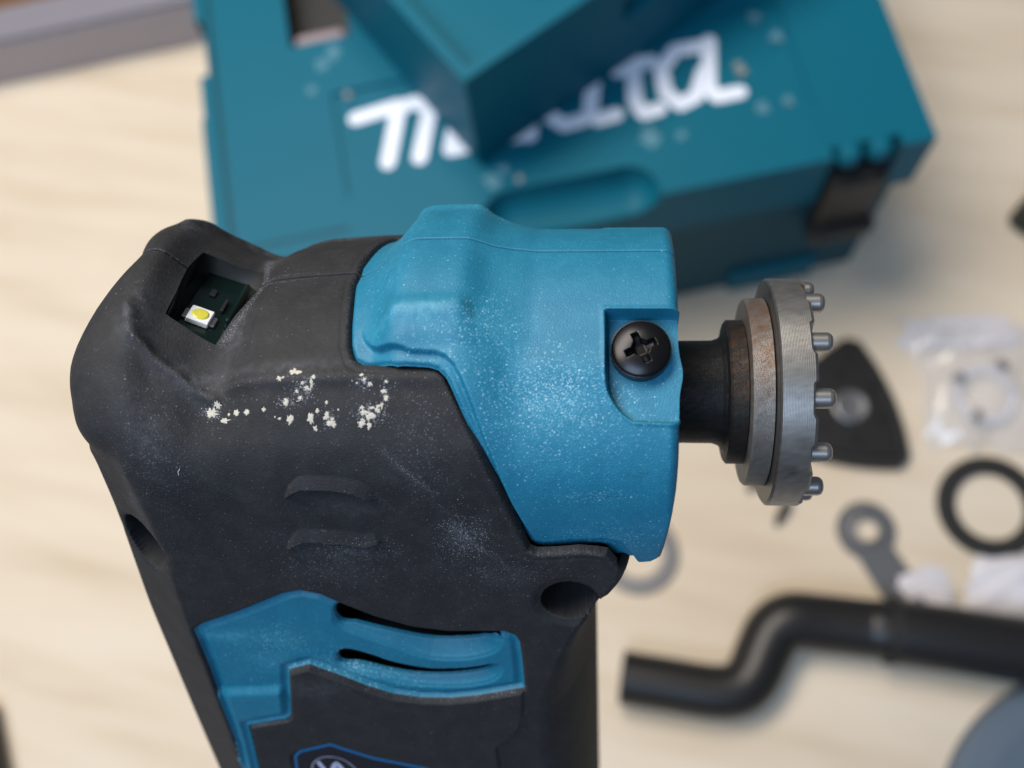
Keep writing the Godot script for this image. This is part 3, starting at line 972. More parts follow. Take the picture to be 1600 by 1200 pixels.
func led_lamp(tool: Node3D):
	# a well behind the window of the nose, a small board at its bottom and the chip on it
	var l := Node3D.new()
	l.name = "work_light"
	tool.add_child(l)
	var o := PackedVector3Array()
	var rim := []
	for p in [[-46.69, 37.9], [-46.34, 32.04], [-46.45, 28.06], [-44.2, 27.5], [-42.0, 26.9], [-39.7, 26.3], [-38.9, 29.0], [-38.16, 32.47], [-37.0, 35.0], [-35.96, 37.9]]: rim.append(rubber_point(p[0], p[1])[0])
	for p in [[-36.6, 35.6], [-37.2, 33.0], [-39.7, 32.0], [-42.0, 32.2], [-44.2, 32.4], [-46.4, 32.6], [-46.6, 35.0]]: rim.append((rubber_point(p[0], p[1])[0] as Vector3) * Vector3(1, 1, -1))
	var mid := Vector3.ZERO
	for r in rim: mid += r
	mid /= rim.size()
	var ax := Vector3(0.42, 0.9, 0.0).normalized()
	var st := SurfaceTool.new()
	st.begin(Mesh.PRIMITIVE_TRIANGLES)
	var foot := []
	for r in rim: foot.append((r as Vector3) - ax * ((r as Vector3) - mid).dot(ax) * 0.8 - ax * 4.2)
	for k in rim.size():
		var j := (k + 1) % rim.size()
		for v in [rim[k], rim[j], foot[j], rim[k], foot[j], foot[k]]: st.add_vertex(v * MM)
	for k in range(1, rim.size() - 1):
		for v in [foot[0], foot[k], foot[k + 1]]: st.add_vertex(v * MM)
	st.generate_normals()
	put("lamp_well", st.commit(), mats.pocket, l)
	var side := Vector3(0, 0, 1)
	var along_x := side.cross(ax).normalized() * -1.0
	var bas := Basis(along_x, ax, along_x.cross(ax))
	var base := mid - ax * 3.9
	var board := put("circuit_board", chamfer_box(7.6, 0.8, 17.0, 0.1), mats.led_board, l)
	board.transform = Transform3D(bas, base * MM)
	var chip := put("light_chip", chamfer_box(3.3, 1.0, 3.3, 0.15), mats.led_white, l)
	chip.transform = Transform3D(bas * Basis(Vector3.UP, 0.0), (base + ax * 0.8 + along_x * -1.3 + side * 3.8) * MM)
	var dot := put("phosphor", lathe([Vector2(0.0, 0.18), Vector2(1.0, 0.13), Vector2(1.25, 0.0)], 24), mats.led_yellow, l)
	dot.transform = Transform3D(bas, (base + ax * 1.81 + along_x * -1.3 + side * 3.8) * MM)
	for s in [[0.9, -0.6, 0.5, 0.7, 3.0], [-1.5, -3.0, 0.9, 0.4, 1.6]]:
		var c := put("board_component", chamfer_box(s[2], s[3], s[4], 0.08), mats.case_black, l)
		c.transform = Transform3D(bas, (base + ax * 0.8 + along_x * float(s[0]) + side * float(s[1])) * MM)
	var wall := put("lens_frame", chamfer_box(0.8, 2.0, 10.0, 0.3), mats.led_board, l)
	wall.transform = Transform3D(bas, (base + ax * 0.8 + along_x * 2.7 - side * 1.0) * MM)
	for s in [-1.0, 1.0]:
		var pad := put("solder_pad", chamfer_box(0.9, 0.5, 2.2, 0.12), mats.pin, l)
		pad.transform = Transform3D(bas, (base + ax * 0.8 + along_x * (-1.3 + 2.0 * s) + side * 3.8) * MM)

# a ring of revolution about the spindle (x axis) with vertex colours
func turned(prof: Array, tint: Callable, segs := 144, wave := 0.0, phase := 0.0) -> ArrayMesh:
	var pos := PackedVector3Array()
	var nor := PackedVector3Array()
	var uv := PackedVector2Array()
	var col := PackedColorArray()
	var idx := PackedInt32Array()
	for k in prof.size() - 1:
		var a: Vector2 = prof[k]
		var b: Vector2 = prof[k + 1]
		var parts := maxi(1, int(a.distance_to(b) / 0.8))
		var d := (b - a).normalized()
		var start := pos.size()
		for j in parts + 1:
			var m := a.lerp(b, float(j) / parts)
			for i in segs + 1:
				var t := TAU * i / segs
				var x := m.x
				if wave > 0.0 and m.x > prof[-1].x - 0.9 and m.y > 11.0:
					x += wave * smoothstep(-0.1, 0.25, -cos((t - phase) * 12.0)) * smoothstep(prof[-1].x - 0.9, prof[-1].x - 0.1, m.x)
				pos.append(Vector3(x, m.y * cos(t), m.y * sin(t)))
				nor.append(Vector3(-d.y, d.x * cos(t), d.x * sin(t)))
				uv.append(Vector2(t / TAU, m.x / 4.0))
				col.append(tint.call(t, m.x, m.y))
		for j in parts:
			for i in segs:
				var v := start + j * (segs + 1) + i
				for w in [v, v + segs + 1, v + 1, v + 1, v + segs + 1, v + segs + 2]: idx.append(w)
	return commit(pos, nor, uv, idx, col)

func hub(tool: Node3D):
	var h := Node3D.new()
	h.name = "spindle"
	tool.add_child(h)
	var speck := func(t: float, x: float, s: float) -> float: return noise.get_noise_3d(x * s, 9.0 * s * cos(t), 9.0 * s * sin(t))
	var dark := func(t: float, x: float, _r: float) -> Color:
		var v: float = 0.030 + 0.012 * speck.call(t, x, 0.9) + 0.02 * maxf(0.0, speck.call(t, x, 3.1))
		return Color(v, v, v * 1.02)
	put("shaft", turned([Vector2(20.0, 7.8), Vector2(30.6, 7.85), Vector2(31.6, 8.2), Vector2(32.2, 9.0), Vector2(32.4, 9.6)], dark), mats.steel_plain, h)
	var rusty := func(base: float, rust: float, shift: float) -> Callable:
		return func(t: float, x: float, _r: float) -> Color:
			var k := clampf((cos(t - shift) - 0.55) * 2.2, 0.0, 1.0)
			var m := clampf(rust * k + 0.9 * speck.call(t, x, 1.3) * (0.25 + rust * k) + 0.35 * speck.call(t, x, 4.0) * (0.3 + k), 0.0, 1.0)
			var v: float = base * (1.0 + 0.25 * speck.call(t, x, 0.7) + 0.3 * speck.call(t, x, 3.7))
			return Color(v, v * 0.98, v * 0.95).lerp(Color(0.20, 0.09, 0.04), m * 0.75)
	put("gear_case", turned([Vector2(-17.0, 2.0), Vector2(-17.0, 15.0), Vector2(-12.0, 20.5), Vector2(23.6, 20.5), Vector2(23.6, 8.0)], dark), mats.socket, h)
	put("flange", turned([Vector2(32.4, 8.0), Vector2(32.4, 10.5), Vector2(32.75, 10.95), Vector2(34.9, 10.95), Vector2(35.1, 10.6), Vector2(35.1, 9.4)], rusty.call(0.032, 0.16, 0.3)), mats.steel_plain, h)
	put("washer", turned([Vector2(35.1, 9.0), Vector2(35.1, 13.9), Vector2(35.4, 14.2), Vector2(38.0, 14.2), Vector2(38.1, 13.6), Vector2(38.2, 13.0)], rusty.call(0.22, 0.55, 0.15)), mats.steel_plain, h)
	var plain := func(t: float, x: float, r: float) -> Color:
		var v: float = 0.25 * (1.0 + 0.2 * speck.call(t, x, 0.8) + 0.25 * speck.call(t, x, 4.1))
		if r < 17.05 and x < 39.0: v *= 0.45
		var stain: float = exp(-pow((t - 1.62) / 0.05, 2.0) - pow((x - 40.3) / 0.7, 2.0)) * (0.6 + 0.8 * speck.call(t, x, 3.0))
		return Color(v, v * 0.985, v * 0.96).lerp(Color(0.07, 0.06, 0.05), clampf(stain, 0.0, 0.85))
	put("pin_ring", turned([Vector2(38.2, 12.0), Vector2(38.2, 16.7), Vector2(38.55, 17.15), Vector2(42.5, 17.15), Vector2(42.8, 16.9), Vector2(42.85, 14.0), Vector2(42.85, 4.0)], plain, 288, 0.5, deg_to_rad(86.0)), mats.steel, h)
	var pin := lathe([Vector2(1.38, -1.0), Vector2(1.38, 2.1), Vector2(1.32, 2.45), Vector2(1.1, 2.78), Vector2(0.75, 2.97), Vector2(0.0, 3.02)], 28)
	for k in 12:
		var a := deg_to_rad(86.0 + 30.0 * k)
		var o := put("pin", pin, mats.pin, h)
		o.transform = Transform3D(Basis(Vector3(0, 0, 1), Vector3(1, 0, 0), Vector3(0, 1, 0)), Vector3(42.8, 15.2 * cos(a), 15.2 * sin(a)) * MM)

func blobs(tool: Node3D):
	# crumbs of white filler dried on the rubber
	var spots := [[-38.82, 16.07, 1.18], [-35.09, 15.51, 0.55], [-33.36, 15.32, 0.45], [-36.24, 15.52, 0.27], [-30.71, 15.54, 0.36], [-27.14, 14.02, 0.64], [-24.21, 14.2, 0.73], [-22, 14.58, 0.55], [-21.51, 13.43, 0.64], [-26.66, 20.27, 0.55], [-25.85, 20.15, 0.36], [-28.37, 19.4, 0.45], [-27.57, 16.46, 0.55], [-25.63, 16.91, 0.36], [-24.62, 18.14, 0.45], [-25.19, 18.75, 0.36], [-23.95, 18.7, 0.45], [-23.64, 19.37, 0.36], [-26.11, 17.77, 0.27], [-22, 16.19, 0.23], [-16.87, 14.82, 0.55], [-16.01, 14.4, 0.64], [-15.14, 15.25, 0.55], [-14.53, 15.76, 0.45], [-17.34, 13.35, 0.55], [-16.31, 13.09, 0.45], [-13.94, 16.76, 0.36], [-14.22, 17.59, 0.36], [-13.84, 18.75, 0.27], [-16.79, 19, 0.36], [-16.06, 18.42, 0.36], [-17.17, 19.59, 0.27], [-17.81, 18.59, 0.18], [-20.42, 15.23, 0.18], [-28.56, 14.23, 0.27], [-29.17, 14.51, 0.18]]
	for s in spots:
		for part in 1 + int(s[2] > 0.4) + int(s[2] > 0.5):
			var c := Vector2(s[0], s[1]) + Vector2(rng.randfn(), rng.randfn()) * float(s[2]) * (0.0 if part == 0 else 0.7)
			var r0: float = float(s[2]) * (1.0 if part == 0 else rng.randf_range(0.3, 0.6))
			put("filler_spot", patch(c, r0 * rng.randf_range(0.7, 1.0), r0 * 0.10), mats.filler, tool)
	# loose lint: a few very thin fibres on the body
	for k in 3:
		var c := Vector2(rng.randf_range(-45, 0), rng.randf_range(-18, 22))
		if sd("CUT", c.x, c.y) < 1.0: continue
		var pts := []
		var a := rng.randf() * TAU
		for j in 7:
			pts.append(rubber_point(c.x, c.y)[0] + (rubber_point(c.x, c.y)[1] as Vector3) * 0.07)
			c += Vector2(cos(a), sin(a)) * 0.22
			a += rng.randf_range(-0.7, 0.9)
		put("lint", tube(pts, [0.03, 0.04, 0.04, 0.04, 0.04, 0.04, 0.03], 5), mats.fuzz, tool)

func patch(c: Vector2, r0: float, high: float) -> ArrayMesh:
	var pos := PackedVector3Array()
	var st := SurfaceTool.new()
	st.begin(Mesh.PRIMITIVE_TRIANGLES)
	var segs := 22
	var rings := 5
	var sq := rng.randf_range(0.6, 1.3)
	var off := rng.randf() * 100.0
	for i in rings + 1:
		for k in segs:
			var t := TAU * k / segs
			var lump := 1.0 + 0.6 * noise.get_noise_2d(cos(t) * 1.1 + off, sin(t) * 1.1) + 0.5 * noise.get_noise_2d(cos(t) * 3.0 + off, sin(t) * 3.0 + 7.0)
			var r := r0 * lump * i / rings
			var p := rubber_point(c.x + r * cos(t) * sq, c.y + r * sin(t) / sq)
			var h := high * (1.0 - pow(float(i) / rings, 3.0)) * (0.7 + 0.8 * noise.get_noise_2d(r * cos(t) * 4.0 / maxf(r0, 0.3) + off, r * sin(t) * 4.0 / maxf(r0, 0.3))) + 0.02
			if i == rings: h = -0.05
			pos.append(p[0] + (p[1] as Vector3) * h)
	for i in rings:
		for k in segs:
			var a := i * segs + k
			var b := i * segs + (k + 1) % segs
			for j in [a, a + segs, b, b, a + segs, b + segs]:
				st.set_smooth_group(0)
				st.add_vertex(pos[j] * MM)
	st.index()
	st.generate_normals()
	return st.commit()

func emblem(tool: Node3D):
	# round mark on the name plate: a thin ring and three slanted strokes
	var c := Vector2(-34.0, -66.4)
	var e := Node3D.new()
	e.name = "emblem"
	tool.add_child(e)
	var shapes := []
	var outer := PackedVector2Array()
	for i in 49:
		var a := TAU * i / 48
		outer.append(c + Vector2(4.1 * cos(a), 5.0 * sin(a)))
	ribbon("emblem_ring", outer, 0.16, e)
	ribbon("emblem_stroke", PackedVector2Array([c + Vector2(-2.5, 3.3), c + Vector2(-1.8, 0.9), c + Vector2(-1.0, -2.2)]), 0.8, e)
	ribbon("emblem_stroke", PackedVector2Array([c + Vector2(-1.0, -1.4), c + Vector2(0.2, 2.0), c + Vector2(0.8, 3.1), c + Vector2(1.4, 1.7), c + Vector2(1.8, -1.8)]), 0.95, e)

func ribbon(called: String, pts: PackedVector2Array, w: float, parent: Node):
	var pos := PackedVector3Array()
	var nor := PackedVector3Array()
	var uv := PackedVector2Array()
	var idx := PackedInt32Array()
	var fine := PackedVector2Array()
	for i in pts.size() - 1:
		for k in 4: fine.append(pts[i].lerp(pts[i + 1], k / 4.0))
	fine.append(pts[-1])
	for i in fine.size():
		var d := (fine[mini(i + 1, fine.size() - 1)] - fine[maxi(i - 1, 0)]).normalized().orthogonal() * w * 0.5
		for s in [-1.0, 1.0]:
			var p := rubber_point(fine[i].x + d.x * s, fine[i].y + d.y * s)
			pos.append(p[0] + (p[1] as Vector3) * 0.06); nor.append(p[1]); uv.append(Vector2.ZERO)
	for i in fine.size() - 1:
		for j in [0, 1, 2, 1, 3, 2]: idx.append(i * 2 + j)
	put(called, commit(pos, nor, uv, idx), mats.print, parent)

func cord(tool: Node3D):
	# added lead from handle to bench, out of view, so the tool has support
	var foot := tool.transform.affine_inverse() * Vector3(0.06, 0.004, 0.42) / MM
	var pts := []
	var a := Vector3(-24, -239, 0)
	for i in 25:
		var t := i / 24.0
		pts.append(a.bezier_interpolate(a + Vector3(0, -140, 0), foot + tool.transform.basis.inverse() * Vector3(0, 150, 60), foot, t))
	var r := []
	for i in 25: r.append(4.0)
	put("added_cord", tube(pts, r, 12), mats.black_rubber, tool)

# ------------------------------------------------------------------ bench
func workbench():
	var f := put("floor", chamfer_box(4000, 20, 4000, 1), mats.floor)
	f.position = Vector3(0, -0.82, 0)
	f.set_meta("kind", "structure")
	var b := thing("workbench", "pale wooden workbench top under the tool, the case and all the loose parts", "workbench")
	var st := SurfaceTool.new()
	st.begin(Mesh.PRIMITIVE_TRIANGLES)
	var x0 := -1100.0
	var x1 := 1100.0
	# the back edge runs a little askew, along the rail
	var zl := -352.0
	var zr := -796.0
	for v in [Vector2(x0, zl), Vector2(x1, zr), Vector2(x1, 560), Vector2(x0, zl), Vector2(x1, 560), Vector2(x0, 560)]:
		st.set_normal(Vector3.UP)
		var p := Vector2(v.x, v.y).rotated(-0.2)
		st.set_uv(Vector2(p.x / 3200.0, p.y / 520.0))
		st.add_vertex(Vector3(v.x, 0, v.y) * MM)
	put("board", st.commit(), mats.wood, b)
	st = SurfaceTool.new()
	st.begin(Mesh.PRIMITIVE_TRIANGLES)
	slab_into(st, PackedVector2Array([Vector2(x0, zl), Vector2(x1, zr), Vector2(x1, 560), Vector2(x0, 560)]), -30.0, -0.3)
	put("core", st.commit(), mats.wood, b)
	for c in [[-1000, 500], [1000, 500], [-1000, -300], [1000, -680]]:
		var leg := put("leg", chamfer_box(60, 770, 60, 3), mats.rail_front, b)
		leg.position = Vector3(c[0], -800, c[1]) * MM
	var r := thing("metal_rail", "grey metal rail along the far edge of the bench, left of the case", "rail", Vector3(-455.0, 0, -480.6), atan2(29.3, 144.1))
	var bar := put("rail_body", chamfer_box(1400, 43, 30, 1.5), mats.rail_front, r)
	bar.position = Vector3(120, 0, -15.5) * MM
	var lip := put("rail_cap", chamfer_box(1400, 5, 30, 1), mats.rail_top, r)
	lip.position = Vector3(120, 43.2, -15.5) * MM
	var w := thing("brown_panel", "brown wooden panel beyond the metal rail in the corner", "panel", Vector3(-455.0, 0, -480.6), atan2(29.3, 144.1))
	var pan := put("panel_board", chamfer_box(1400, 24, 300, 1.5), mats.floor, w)
	pan.position = Vector3(120, 18, -182) * MM

# ------------------------------------------------------------------ the carrying case
func csg_box(size: Vector3, mid: Vector3, mat: Material, op := CSGShape3D.OPERATION_UNION) -> CSGBox3D:
	var b := CSGBox3D.new()
	b.size = size * MM
	b.position = mid * MM
	b.material = mat
	b.operation = op
	return b

func tool_case():
	var c := thing("tool_case", "teal plastic tool case with white lettering on its lid, behind the multi-tool", "tool case", Vector3(-189.6, 0, -222.2), deg_to_rad(10.92))
	var body := put("case_body", chamfer_box(387, 112, 287, 4), mats.case_shaded_teal, c)
	body.position = Vector3(197.5, 6, -147.5) * MM
	for f in [[40, -30], [355, -30], [40, -265], [355, -265]]:
		var foot := put("foot", chamfer_box(48, 7, 30, 1.5), mats.case_shaded_teal, c)
		foot.position = Vector3(f[0], 0, f[1]) * MM
	# the lid is one body with its scoop, its pockets and its panel cut out
	var lid := CSGCombiner3D.new()
	lid.name = "lid"
	c.add_child(lid)
	var parts := [csg_box(Vector3(395, 45, 295), Vector3(197.5, 140.5, -147.5), mats.case_teal)]
	var minus := CSGShape3D.OPERATION_SUBTRACTION
	parts.append(csg_box(Vector3(262, 4, 70), Vector3(206, 163.0, -72), mats.case_teal, minus))
	var scoop := CSGCylinder3D.new()
	scoop.radius = 17.0 * MM
	scoop.height = 64.0 * MM
	scoop.sides = 40
	scoop.rotation.z = PI / 2.0
	scoop.position = Vector3(194, 163, -4.5) * MM
	scoop.operation = minus
	scoop.material = mats.case_teal
	parts.append(scoop)
	for s in [162.0, 226.0]:
		var ball := CSGSphere3D.new()
		ball.radius = 17.0 * MM
		ball.radial_segments = 32
		ball.rings = 20
		ball.position = Vector3(s, 163, -4.5) * MM
		ball.operation = minus
		ball.material = mats.case_teal
		parts.append(ball)
	for s in [73.0, 322.0]:
		parts.append(csg_box(Vector3(36, 50, 90), Vector3(s, 160, -190), mats.case_black, minus))
	for s in [357.0, 38.0]:
		parts.append(csg_box(Vector3(38, 60, 14), Vector3(s, 145, 0), mats.case_shaded_teal, minus))
	parts.append(csg_box(Vector3(3, 3, 300), Vector3(9, 163.2, -147), mats.case_shaded_teal, minus))
	parts.append(csg_box(Vector3(2.5, 1.6, 160), Vector3(336.5, 163.2, -88), mats.case_teal, minus))
	parts.append(csg_box(Vector3(12, 46, 40), Vector3(-1.0, 155, -157), mats.case_black, minus))
	parts.append(csg_box(Vector3(60, 1.6, 2.5), Vector3(43, 163.2, -18), mats.case_shaded_teal, minus))
	for p in parts: lid.add_child(p, true)
	# flanges along the lid's two sides
	for s in [-3.0, 398.0]:
		var side := put("side_flange", chamfer_box(6, 30, 96, 2), mats.case_teal, c)
		side.position = Vector3(s, 120, -72) * MM
	for s in [73.0, 322.0]:
		var bar := put("handle_pivot", chamfer_box(30, 8, 9, 2), mats.pink_grey, c)
		bar.position = Vector3(s, 153, -150) * MM
	for s in [357.0, 38.0]:
		var l := Node3D.new()
		l.name = name_of("latch", c)
		c.add_child(l)
		l.position = Vector3(s, 78, 0) * MM
		put("latch_plate", chamfer_box(34, 66, 15, 3), mats.case_black, l)
		for k in [-9.0, 8.0]:
			var stud := put("latch_stud", lathe([Vector2(6.5, 0), Vector2(6.5, 5), Vector2(5, 8), Vector2(0, 9)], 24), mats.case_teal, l)
			stud.position = Vector3(k, 78, -3) * MM
		var pull := put("latch_pull", chamfer_box(40, 14, 12, 3), mats.case_black, l)
		pull.position = Vector3(0, 6, 8) * MM
	var dent := put("carry_recess", chamfer_box(60, 26, 5, 2), mats.case_teal, c)
	dent.position = Vector3(330, 8, -2) * MM
	letters(c)
	# scuffs of dried dust on the lid
	for s in [[72.0, 128.0, 5.0, 0], [79.0, 135.0, 6.0, 0], [64.0, 112.0, 3.5, 0], [84.0, 104.0, 3.0, 1], [155.0, 29.0, 6.0, 0], [162.0, 35.0, 4.0, 0], [170.0, 27.0, 3.0, 1], [305.0, 66.0, 3.5, 1], [304.0, 70.0, 3.0, 1], [310.0, 40.0, 5.0, 0], [325.0, 41.0, 4.0, 0], [352.0, 128.0, 5.0, 0], [330.0, 84.0, 5.0, 0], [322.0, 100.0, 4.0, 0], [246.0, 36.0, 7.0, 0], [262.0, 33.0, 4.0, 0]]:
		var o := PackedVector2Array()
		var off := rng.randf() * 50.0
		for i in 26:
			var a := TAU * i / 26
			var r: float = s[2] * (1.0 + 0.8 * noise.get_noise_2d(cos(a) * 1.4 + off, sin(a) * 1.4))
			o.append(Vector2(s[0] + r * cos(a) * 0.7, -s[1] + r * sin(a) * 0.8))
		put("scuff", slab(o, 160.0, 163.12), mats.scuff_tan if s[3] == 1 else mats.scuff, c)

func letters(c: Node3D):
	var word := [
		[[[86, 88], [112, 91], [100, 55]], [[108, 88], [121, 91], [129, 85], [118, 54]], [[126, 88], [139, 91], [146, 84], [136, 55], [148, 55]]],
		[[[173, 88], [158, 90], [150, 78], [150, 62], [157, 54], [166, 60], [172, 84]], [[175, 90], [168, 56], [181, 55]]],
		[[[193, 108], [181, 54]], [[208, 86], [189, 70], [201, 56], [212, 57]]],
		[[[224, 84], [217, 60], [220, 55], [231, 56]]],
		[[[250, 98], [243, 62], [246, 53], [255, 54]], [[238, 84], [258, 86]]],
		[[[290, 89], [273, 90], [262, 79], [261, 63], [267, 54], [277, 57], [285, 72]], [[293, 91], [285, 61], [288, 54], [301, 54]]]]
	for w in word:
		var st := SurfaceTool.new()
		st.begin(Mesh.PRIMITIVE_TRIANGLES)
		var lift := 0.0
		for stroke in w:
			var l := PackedVector2Array()
			for p in stroke: l.append(Vector2(p[0], -p[1]))
			for o in Geometry2D.offset_polyline(l, 4.3, Geometry2D.JOIN_ROUND, Geometry2D.END_ROUND):
				slab_into(st, o, 160.0, 161.5 + lift)
				lift += 0.12
		put("letter", st.commit(), mats.case_white, c)

func tray():
	# an open teal tray standing askew on the lid
	var at := Vector3(-189.6, 0, -222.2) + Vector3(150.0 * 0.9819 + 41.0 * -0.1894, 163.3, -150.0 * 0.1894 - 41.0 * 0.9819)
	var t := thing("tray", "open teal tray standing askew on the lid of the case, covering its lettering", "tray", at, deg_to_rad(10.92 + 26.0))
	var shell := CSGCombiner3D.new()
	shell.name = "tray_shell"
	t.add_child(shell)
	shell.add_child(csg_box(Vector3(230, 74, 150), Vector3(115, 37, -75), mats.case_teal), true)
	shell.add_child(csg_box(Vector3(218, 60, 138), Vector3(115, 82, -75), mats.case_teal, CSGShape3D.OPERATION_SUBTRACTION), true)
	shell.add_child(csg_box(Vector3(44, 44, 10), Vector3(122, 60, 0), mats.case_teal, CSGShape3D.OPERATION_SUBTRACTION), true)
	var b := put("tray_divider", chamfer_box(5, 20, 100, 1), mats.case_shaded_teal, t)
	b.position = Vector3(70, 51.8, -90) * MM

# ------------------------------------------------------------------ loose parts on the bench
func accessories():
	# sanding pad: a bulged triangle with a bright hub and small holes
	var t := thing("sanding_pad", "black triangular sanding pad with a bright metal hub, right of the pin hub", "sanding pad", Vector3(175.0, 0, -192.0))
	var o := PackedVector2Array()
	var corners := [Vector2(188.6, -248.5), Vector2(216.0, -152.5), Vector2(121.0, -177.0)]
	for k in 3:
		var a: Vector2 = corners[k] - Vector2(175, -192)
		var b: Vector2 = corners[(k + 1) % 3] - Vector2(175, -192)
		var out := (b - a).orthogonal().normalized()
		if out.dot(a) < 0: out = -out
		for i in 12:
			var s := (i + 0.5) / 12.0
			var p := a.lerp(b, 0.04 + 0.92 * s)
			o.append(p + out * 7.0 * 4.0 * s * (1.0 - s))
	put("pad", slab(o, 0.0, 7.0, 1.0), mats.black_rubber, t)
	put("backing", slab(Geometry2D.offset_polygon(o, -6.0)[0], 7.0, 9.5, 0.8), mats.black_plastic, t)
	var hub_m := put("pad_hub", lathe([Vector2(11, 9.4), Vector2(11, 11.0), Vector2(9.6, 11.6), Vector2(6.0, 11.0), Vector2(5.0, 9.8), Vector2(0, 9.8)], 40), mats.grey_steel, t)
	hub_m.position = Vector3(5.0, 0, -2.0) * MM
	for k in 6:
		var a := TAU * k / 6 + 0.4
		var hole := put("dust_hole", lathe([Vector2(3.4, 9.4), Vector2(3.4, 9.7), Vector2(0, 9.6)], 20), mats.socket, t)
		hole.position = Vector3(4.0 + 22.0 * cos(a), 0, -2.0 + 22.0 * sin(a)) * MM
	# rubber ring
	var r := thing("rubber_ring", "flat black rubber ring lying at the right edge", "ring", Vector3(261.0, 0, -128.0))
	put("ring_body", lathe([Vector2(21.5, 0), Vector2(21.5, 3.4), Vector2(22.5, 4.2), Vector2(31.5, 4.2), Vector2(32.6, 3.4), Vector2(32.6, 0), Vector2(21.5, 0)], 72), mats.black_rubber, r)
	# washer half hidden under the tool's lower right corner
	var w := thing("steel_washer", "grey steel washer half hidden behind the multi-tool", "washer", Vector3(38.0, 0, -101.0))
	put("washer_body", lathe([Vector2(16.0, 0), Vector2(16.0, 2.2), Vector2(16.5, 2.8), Vector2(25.0, 2.8), Vector2(25.8, 2.0), Vector2(25.8, 0), Vector2(16.0, 0)], 60), mats.grey_steel, w)
	# blade with round mount, its shank wrapped in film
	var b := thing("segment_blade", "grey steel blade with a round open mount, its shank wrapped in film", "blade", Vector3(182.5, 0, -114.0))
	put("mount", lathe([Vector2(7.5, 1.0), Vector2(7.5, 4.4), Vector2(8.4, 5.0), Vector2(11.5, 4.6), Vector2(12.2, 3.4), Vector2(17.6, 3.4), Vector2(18.4, 2.6), Vector2(18.4, 1.0), Vector2(7.5, 1.0)], 56), mats.grey_steel, b)
	put("shank", slab(PackedVector2Array([Vector2(-9, 13), Vector2(14, 9), Vector2(36, 48), Vector2(12, 56)]), 0.6, 3.2, 0.5), mats.grey_steel, b)
	put("film_wrap", crumple(Rect2(-4, 24, 40, 34), 7.0, 5, 0.35), mats.wrap, b)
	# bags
	var g := thing("clear_bag", "crumpled clear bag holding a pale ring and shiny studs, right of the sanding pad", "bag", Vector3(268.0, 0, -206.0))
	put("film_sheet", crumple(Rect2(-40, -48, 76, 88), 16.0, 8, 0.0), mats.film, g)
	put("film_flap", crumple(Rect2(-44, -52, 74, 22), 9.0, 4, 0.1), mats.wrap, g)
	var cup := put("clear_ring", lathe([Vector2(14.5, 1.0), Vector2(14.5, 6.5), Vector2(15.5, 8.0), Vector2(19.5, 8.0), Vector2(21.0, 6.0), Vector2(21.0, 1.0), Vector2(14.5, 1.0)], 56), mats.wrap, g)
	cup.position = Vector3(0, 0, 4) * MM
	for k in 3:
		var stud := put("metal_stud", lathe([Vector2(4.5, 1.0), Vector2(4.5, 6.0), Vector2(3.0, 8.0), Vector2(0, 8.6)], 24), mats.bright_steel, g)
		stud.position = Vector3([-16.0, -9.0, 12.0][k], 4, [-6.0, 20.0, -14.0][k]) * MM
	var h := thing("plastic_bag", "crumpled whitish plastic scrap beside the black tube, below the rubber ring", "plastic scrap", Vector3(266.0, 0, -76.0))
	put("scrap_sheet", crumple(Rect2(-26, -20, 60, 38), 10.0, 6, -0.4), mats.wrap, h)
	# small dark bits
	for k in 2:
		var m := thing("hex_bit", ["short dark screwdriver bit, the upper of two below the pin hub", "short dark screwdriver bit, the lower of two below the pin hub"][k], "bit", [Vector3(115.5, 3.2, -147.0), Vector3(130.5, 3.2, -125.0)][k], [0.9, 1.0][k], "loose bits")
		var bit := put("bit_body", lathe([Vector2(0, -9), Vector2(3.2, -9), Vector2(3.3, 2), Vector2(2.2, 4), Vector2(1.8, 8), Vector2(0, 9)], 6), mats.black_plastic, m)
		bit.rotation.z = PI / 2.0
	# elbow tube with a collar
	var e := thing("elbow_tube", "black plastic tube bent like a crank, lying at the lower right", "tube")
	var path := []
	var keys := [Vector3(24.5, 16, -24.5), Vector3(50, 16, -20.5), Vector3(79, 16, -16.0), Vector3(94, 16, -18.0), Vector3(103, 16, -26.5), Vector3(109.5, 16, -39.0), Vector3(117, 17, -51.0), Vector3(128, 18, -56.5), Vector3(148, 17, -55.0), Vector3(172, 17, -52.0), Vector3(184, 19, -50.5), Vector3(230, 20, -43.5), Vector3(330, 20, -28.0)]
	for k in keys.size() - 1:
		for i in 6: path.append((keys[k] as Vector3).cubic_interpolate(keys[k + 1], keys[maxi(k - 1, 0)], keys[mini(k + 2, keys.size() - 1)], i / 6.0))
	path.append(keys[-1])
	var rad := []
	for p in path: rad.append(lerpf(15.8, 17.4, smoothstep(85, 130, p.x)) + 2.0 * smoothstep(183, 185, p.x))
	put("tube_body", tube(path, rad, 32), mats.black_plastic, e)
	var mouth := put("tube_mouth", lathe([Vector2(15.75, -1), Vector2(15.75, 0.3), Vector2(13.4, 0.5), Vector2(13.2, -3), Vector2(0, -3)], 40), mats.black_rubber, e)
	mouth.transform = Transform3D(Basis(Vector3(0.16, 0, -0.987), Vector3(-0.987, 0, -0.16), Vector3(0, -1, 0)), Vector3(24.3, 16, -24.5) * MM)
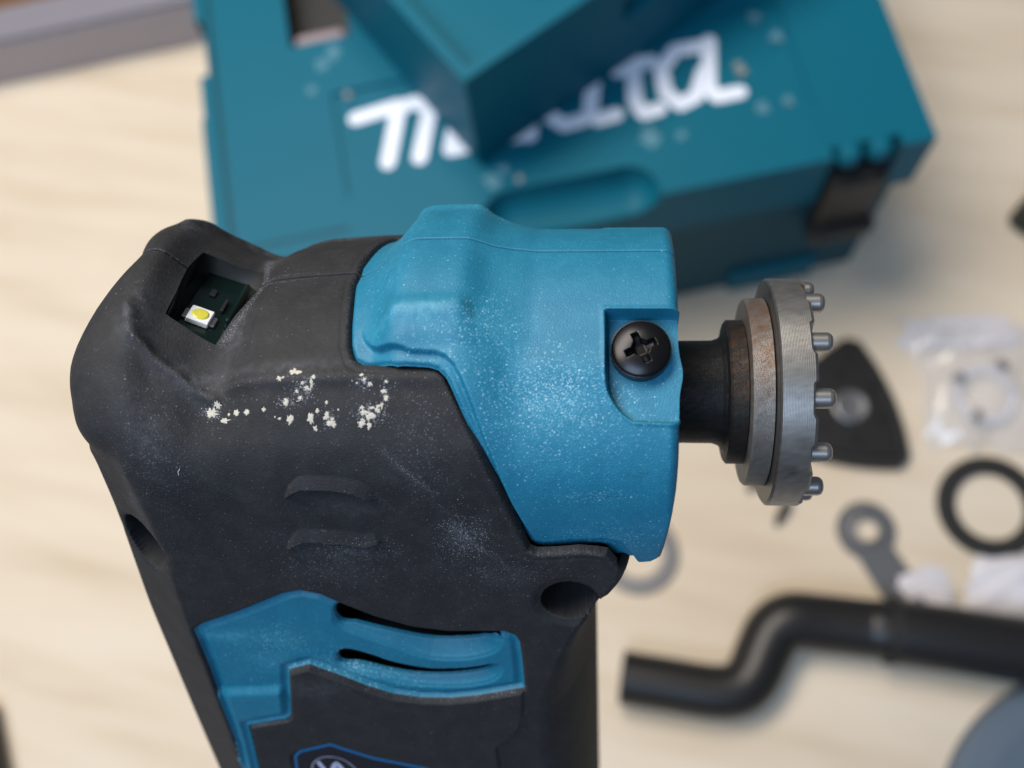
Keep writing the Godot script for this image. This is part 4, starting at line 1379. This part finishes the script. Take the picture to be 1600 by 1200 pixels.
	var collar := put("collar", lathe([Vector2(17.0, -3), Vector2(20.2, -2.4), Vector2(20.2, 2.4), Vector2(17.0, 3)], 40), mats.black_rubber, e)
	collar.transform = Transform3D(Basis(Vector3(-0.15, 0, 0.989), Vector3(0.989, 0, 0.15), Vector3(0, 1, 0)), Vector3(184.5, 19, -50.5) * MM)
	# round lid in the corner
	var d := thing("grey_lid", "round blue-grey plastic lid cut off by the lower right corner", "lid", Vector3(300.0, 0, 71.0))
	put("lid_shell", lathe([Vector2(0, 17), Vector2(40, 16.6), Vector2(80, 14.8), Vector2(92, 13), Vector2(97, 9), Vector2(98, 0)], 96), mats.grey_lid, d)
	# dark edge at the lower left and dark corner at the right
	var s := thing("black_bar", "long black plastic bar at the lower left edge", "bar", Vector3(-360.0, 0, 12.0), deg_to_rad(-69.0))
	put("bar_body", chamfer_box(150, 16, 22, 3), mats.black_plastic, s)
	s.get_child(0).position = Vector3(50, 0, 13) * MM
	var q := thing("dark_box", "green-black plastic box whose corner pokes in at the right edge", "box", Vector3(344.0, 0, -329.0), deg_to_rad(45.0))
	put("box_body", chamfer_box(60, 30, 60, 4), mats.green_black, q)
	put("box_lid", chamfer_box(50, 4, 50, 1.5), mats.black_plastic, q)
	q.get_child(1).position = Vector3(0, 30, 0) * MM

# a crumpled sheet of film over a rectangle, folded into facets
func crumple(r: Rect2, high: float, n: int, shear: float) -> ArrayMesh:
	var st := SurfaceTool.new()
	st.begin(Mesh.PRIMITIVE_TRIANGLES)
	var pts := []
	for i in n + 1:
		for j in n + 1:
			var edge := minf(minf(i, n - i), minf(j, n - j))
			var x := r.position.x + r.size.x * (i + rng.randf_range(-0.35, 0.35)) / n
			var z := r.position.y + r.size.y * (j + rng.randf_range(-0.35, 0.35)) / n
			pts.append(Vector3(x + shear * z, 0.8 + rng.randf() * high * (0.25 if edge == 0 else 1.0), z) * MM)
	for i in n:
		for j in n:
			var a := i * (n + 1) + j
			for v in [a, a + n + 1, a + 1, a + 1, a + n + 1, a + n + 2]: st.add_vertex(pts[v])
	st.generate_normals()
	return st.commit()
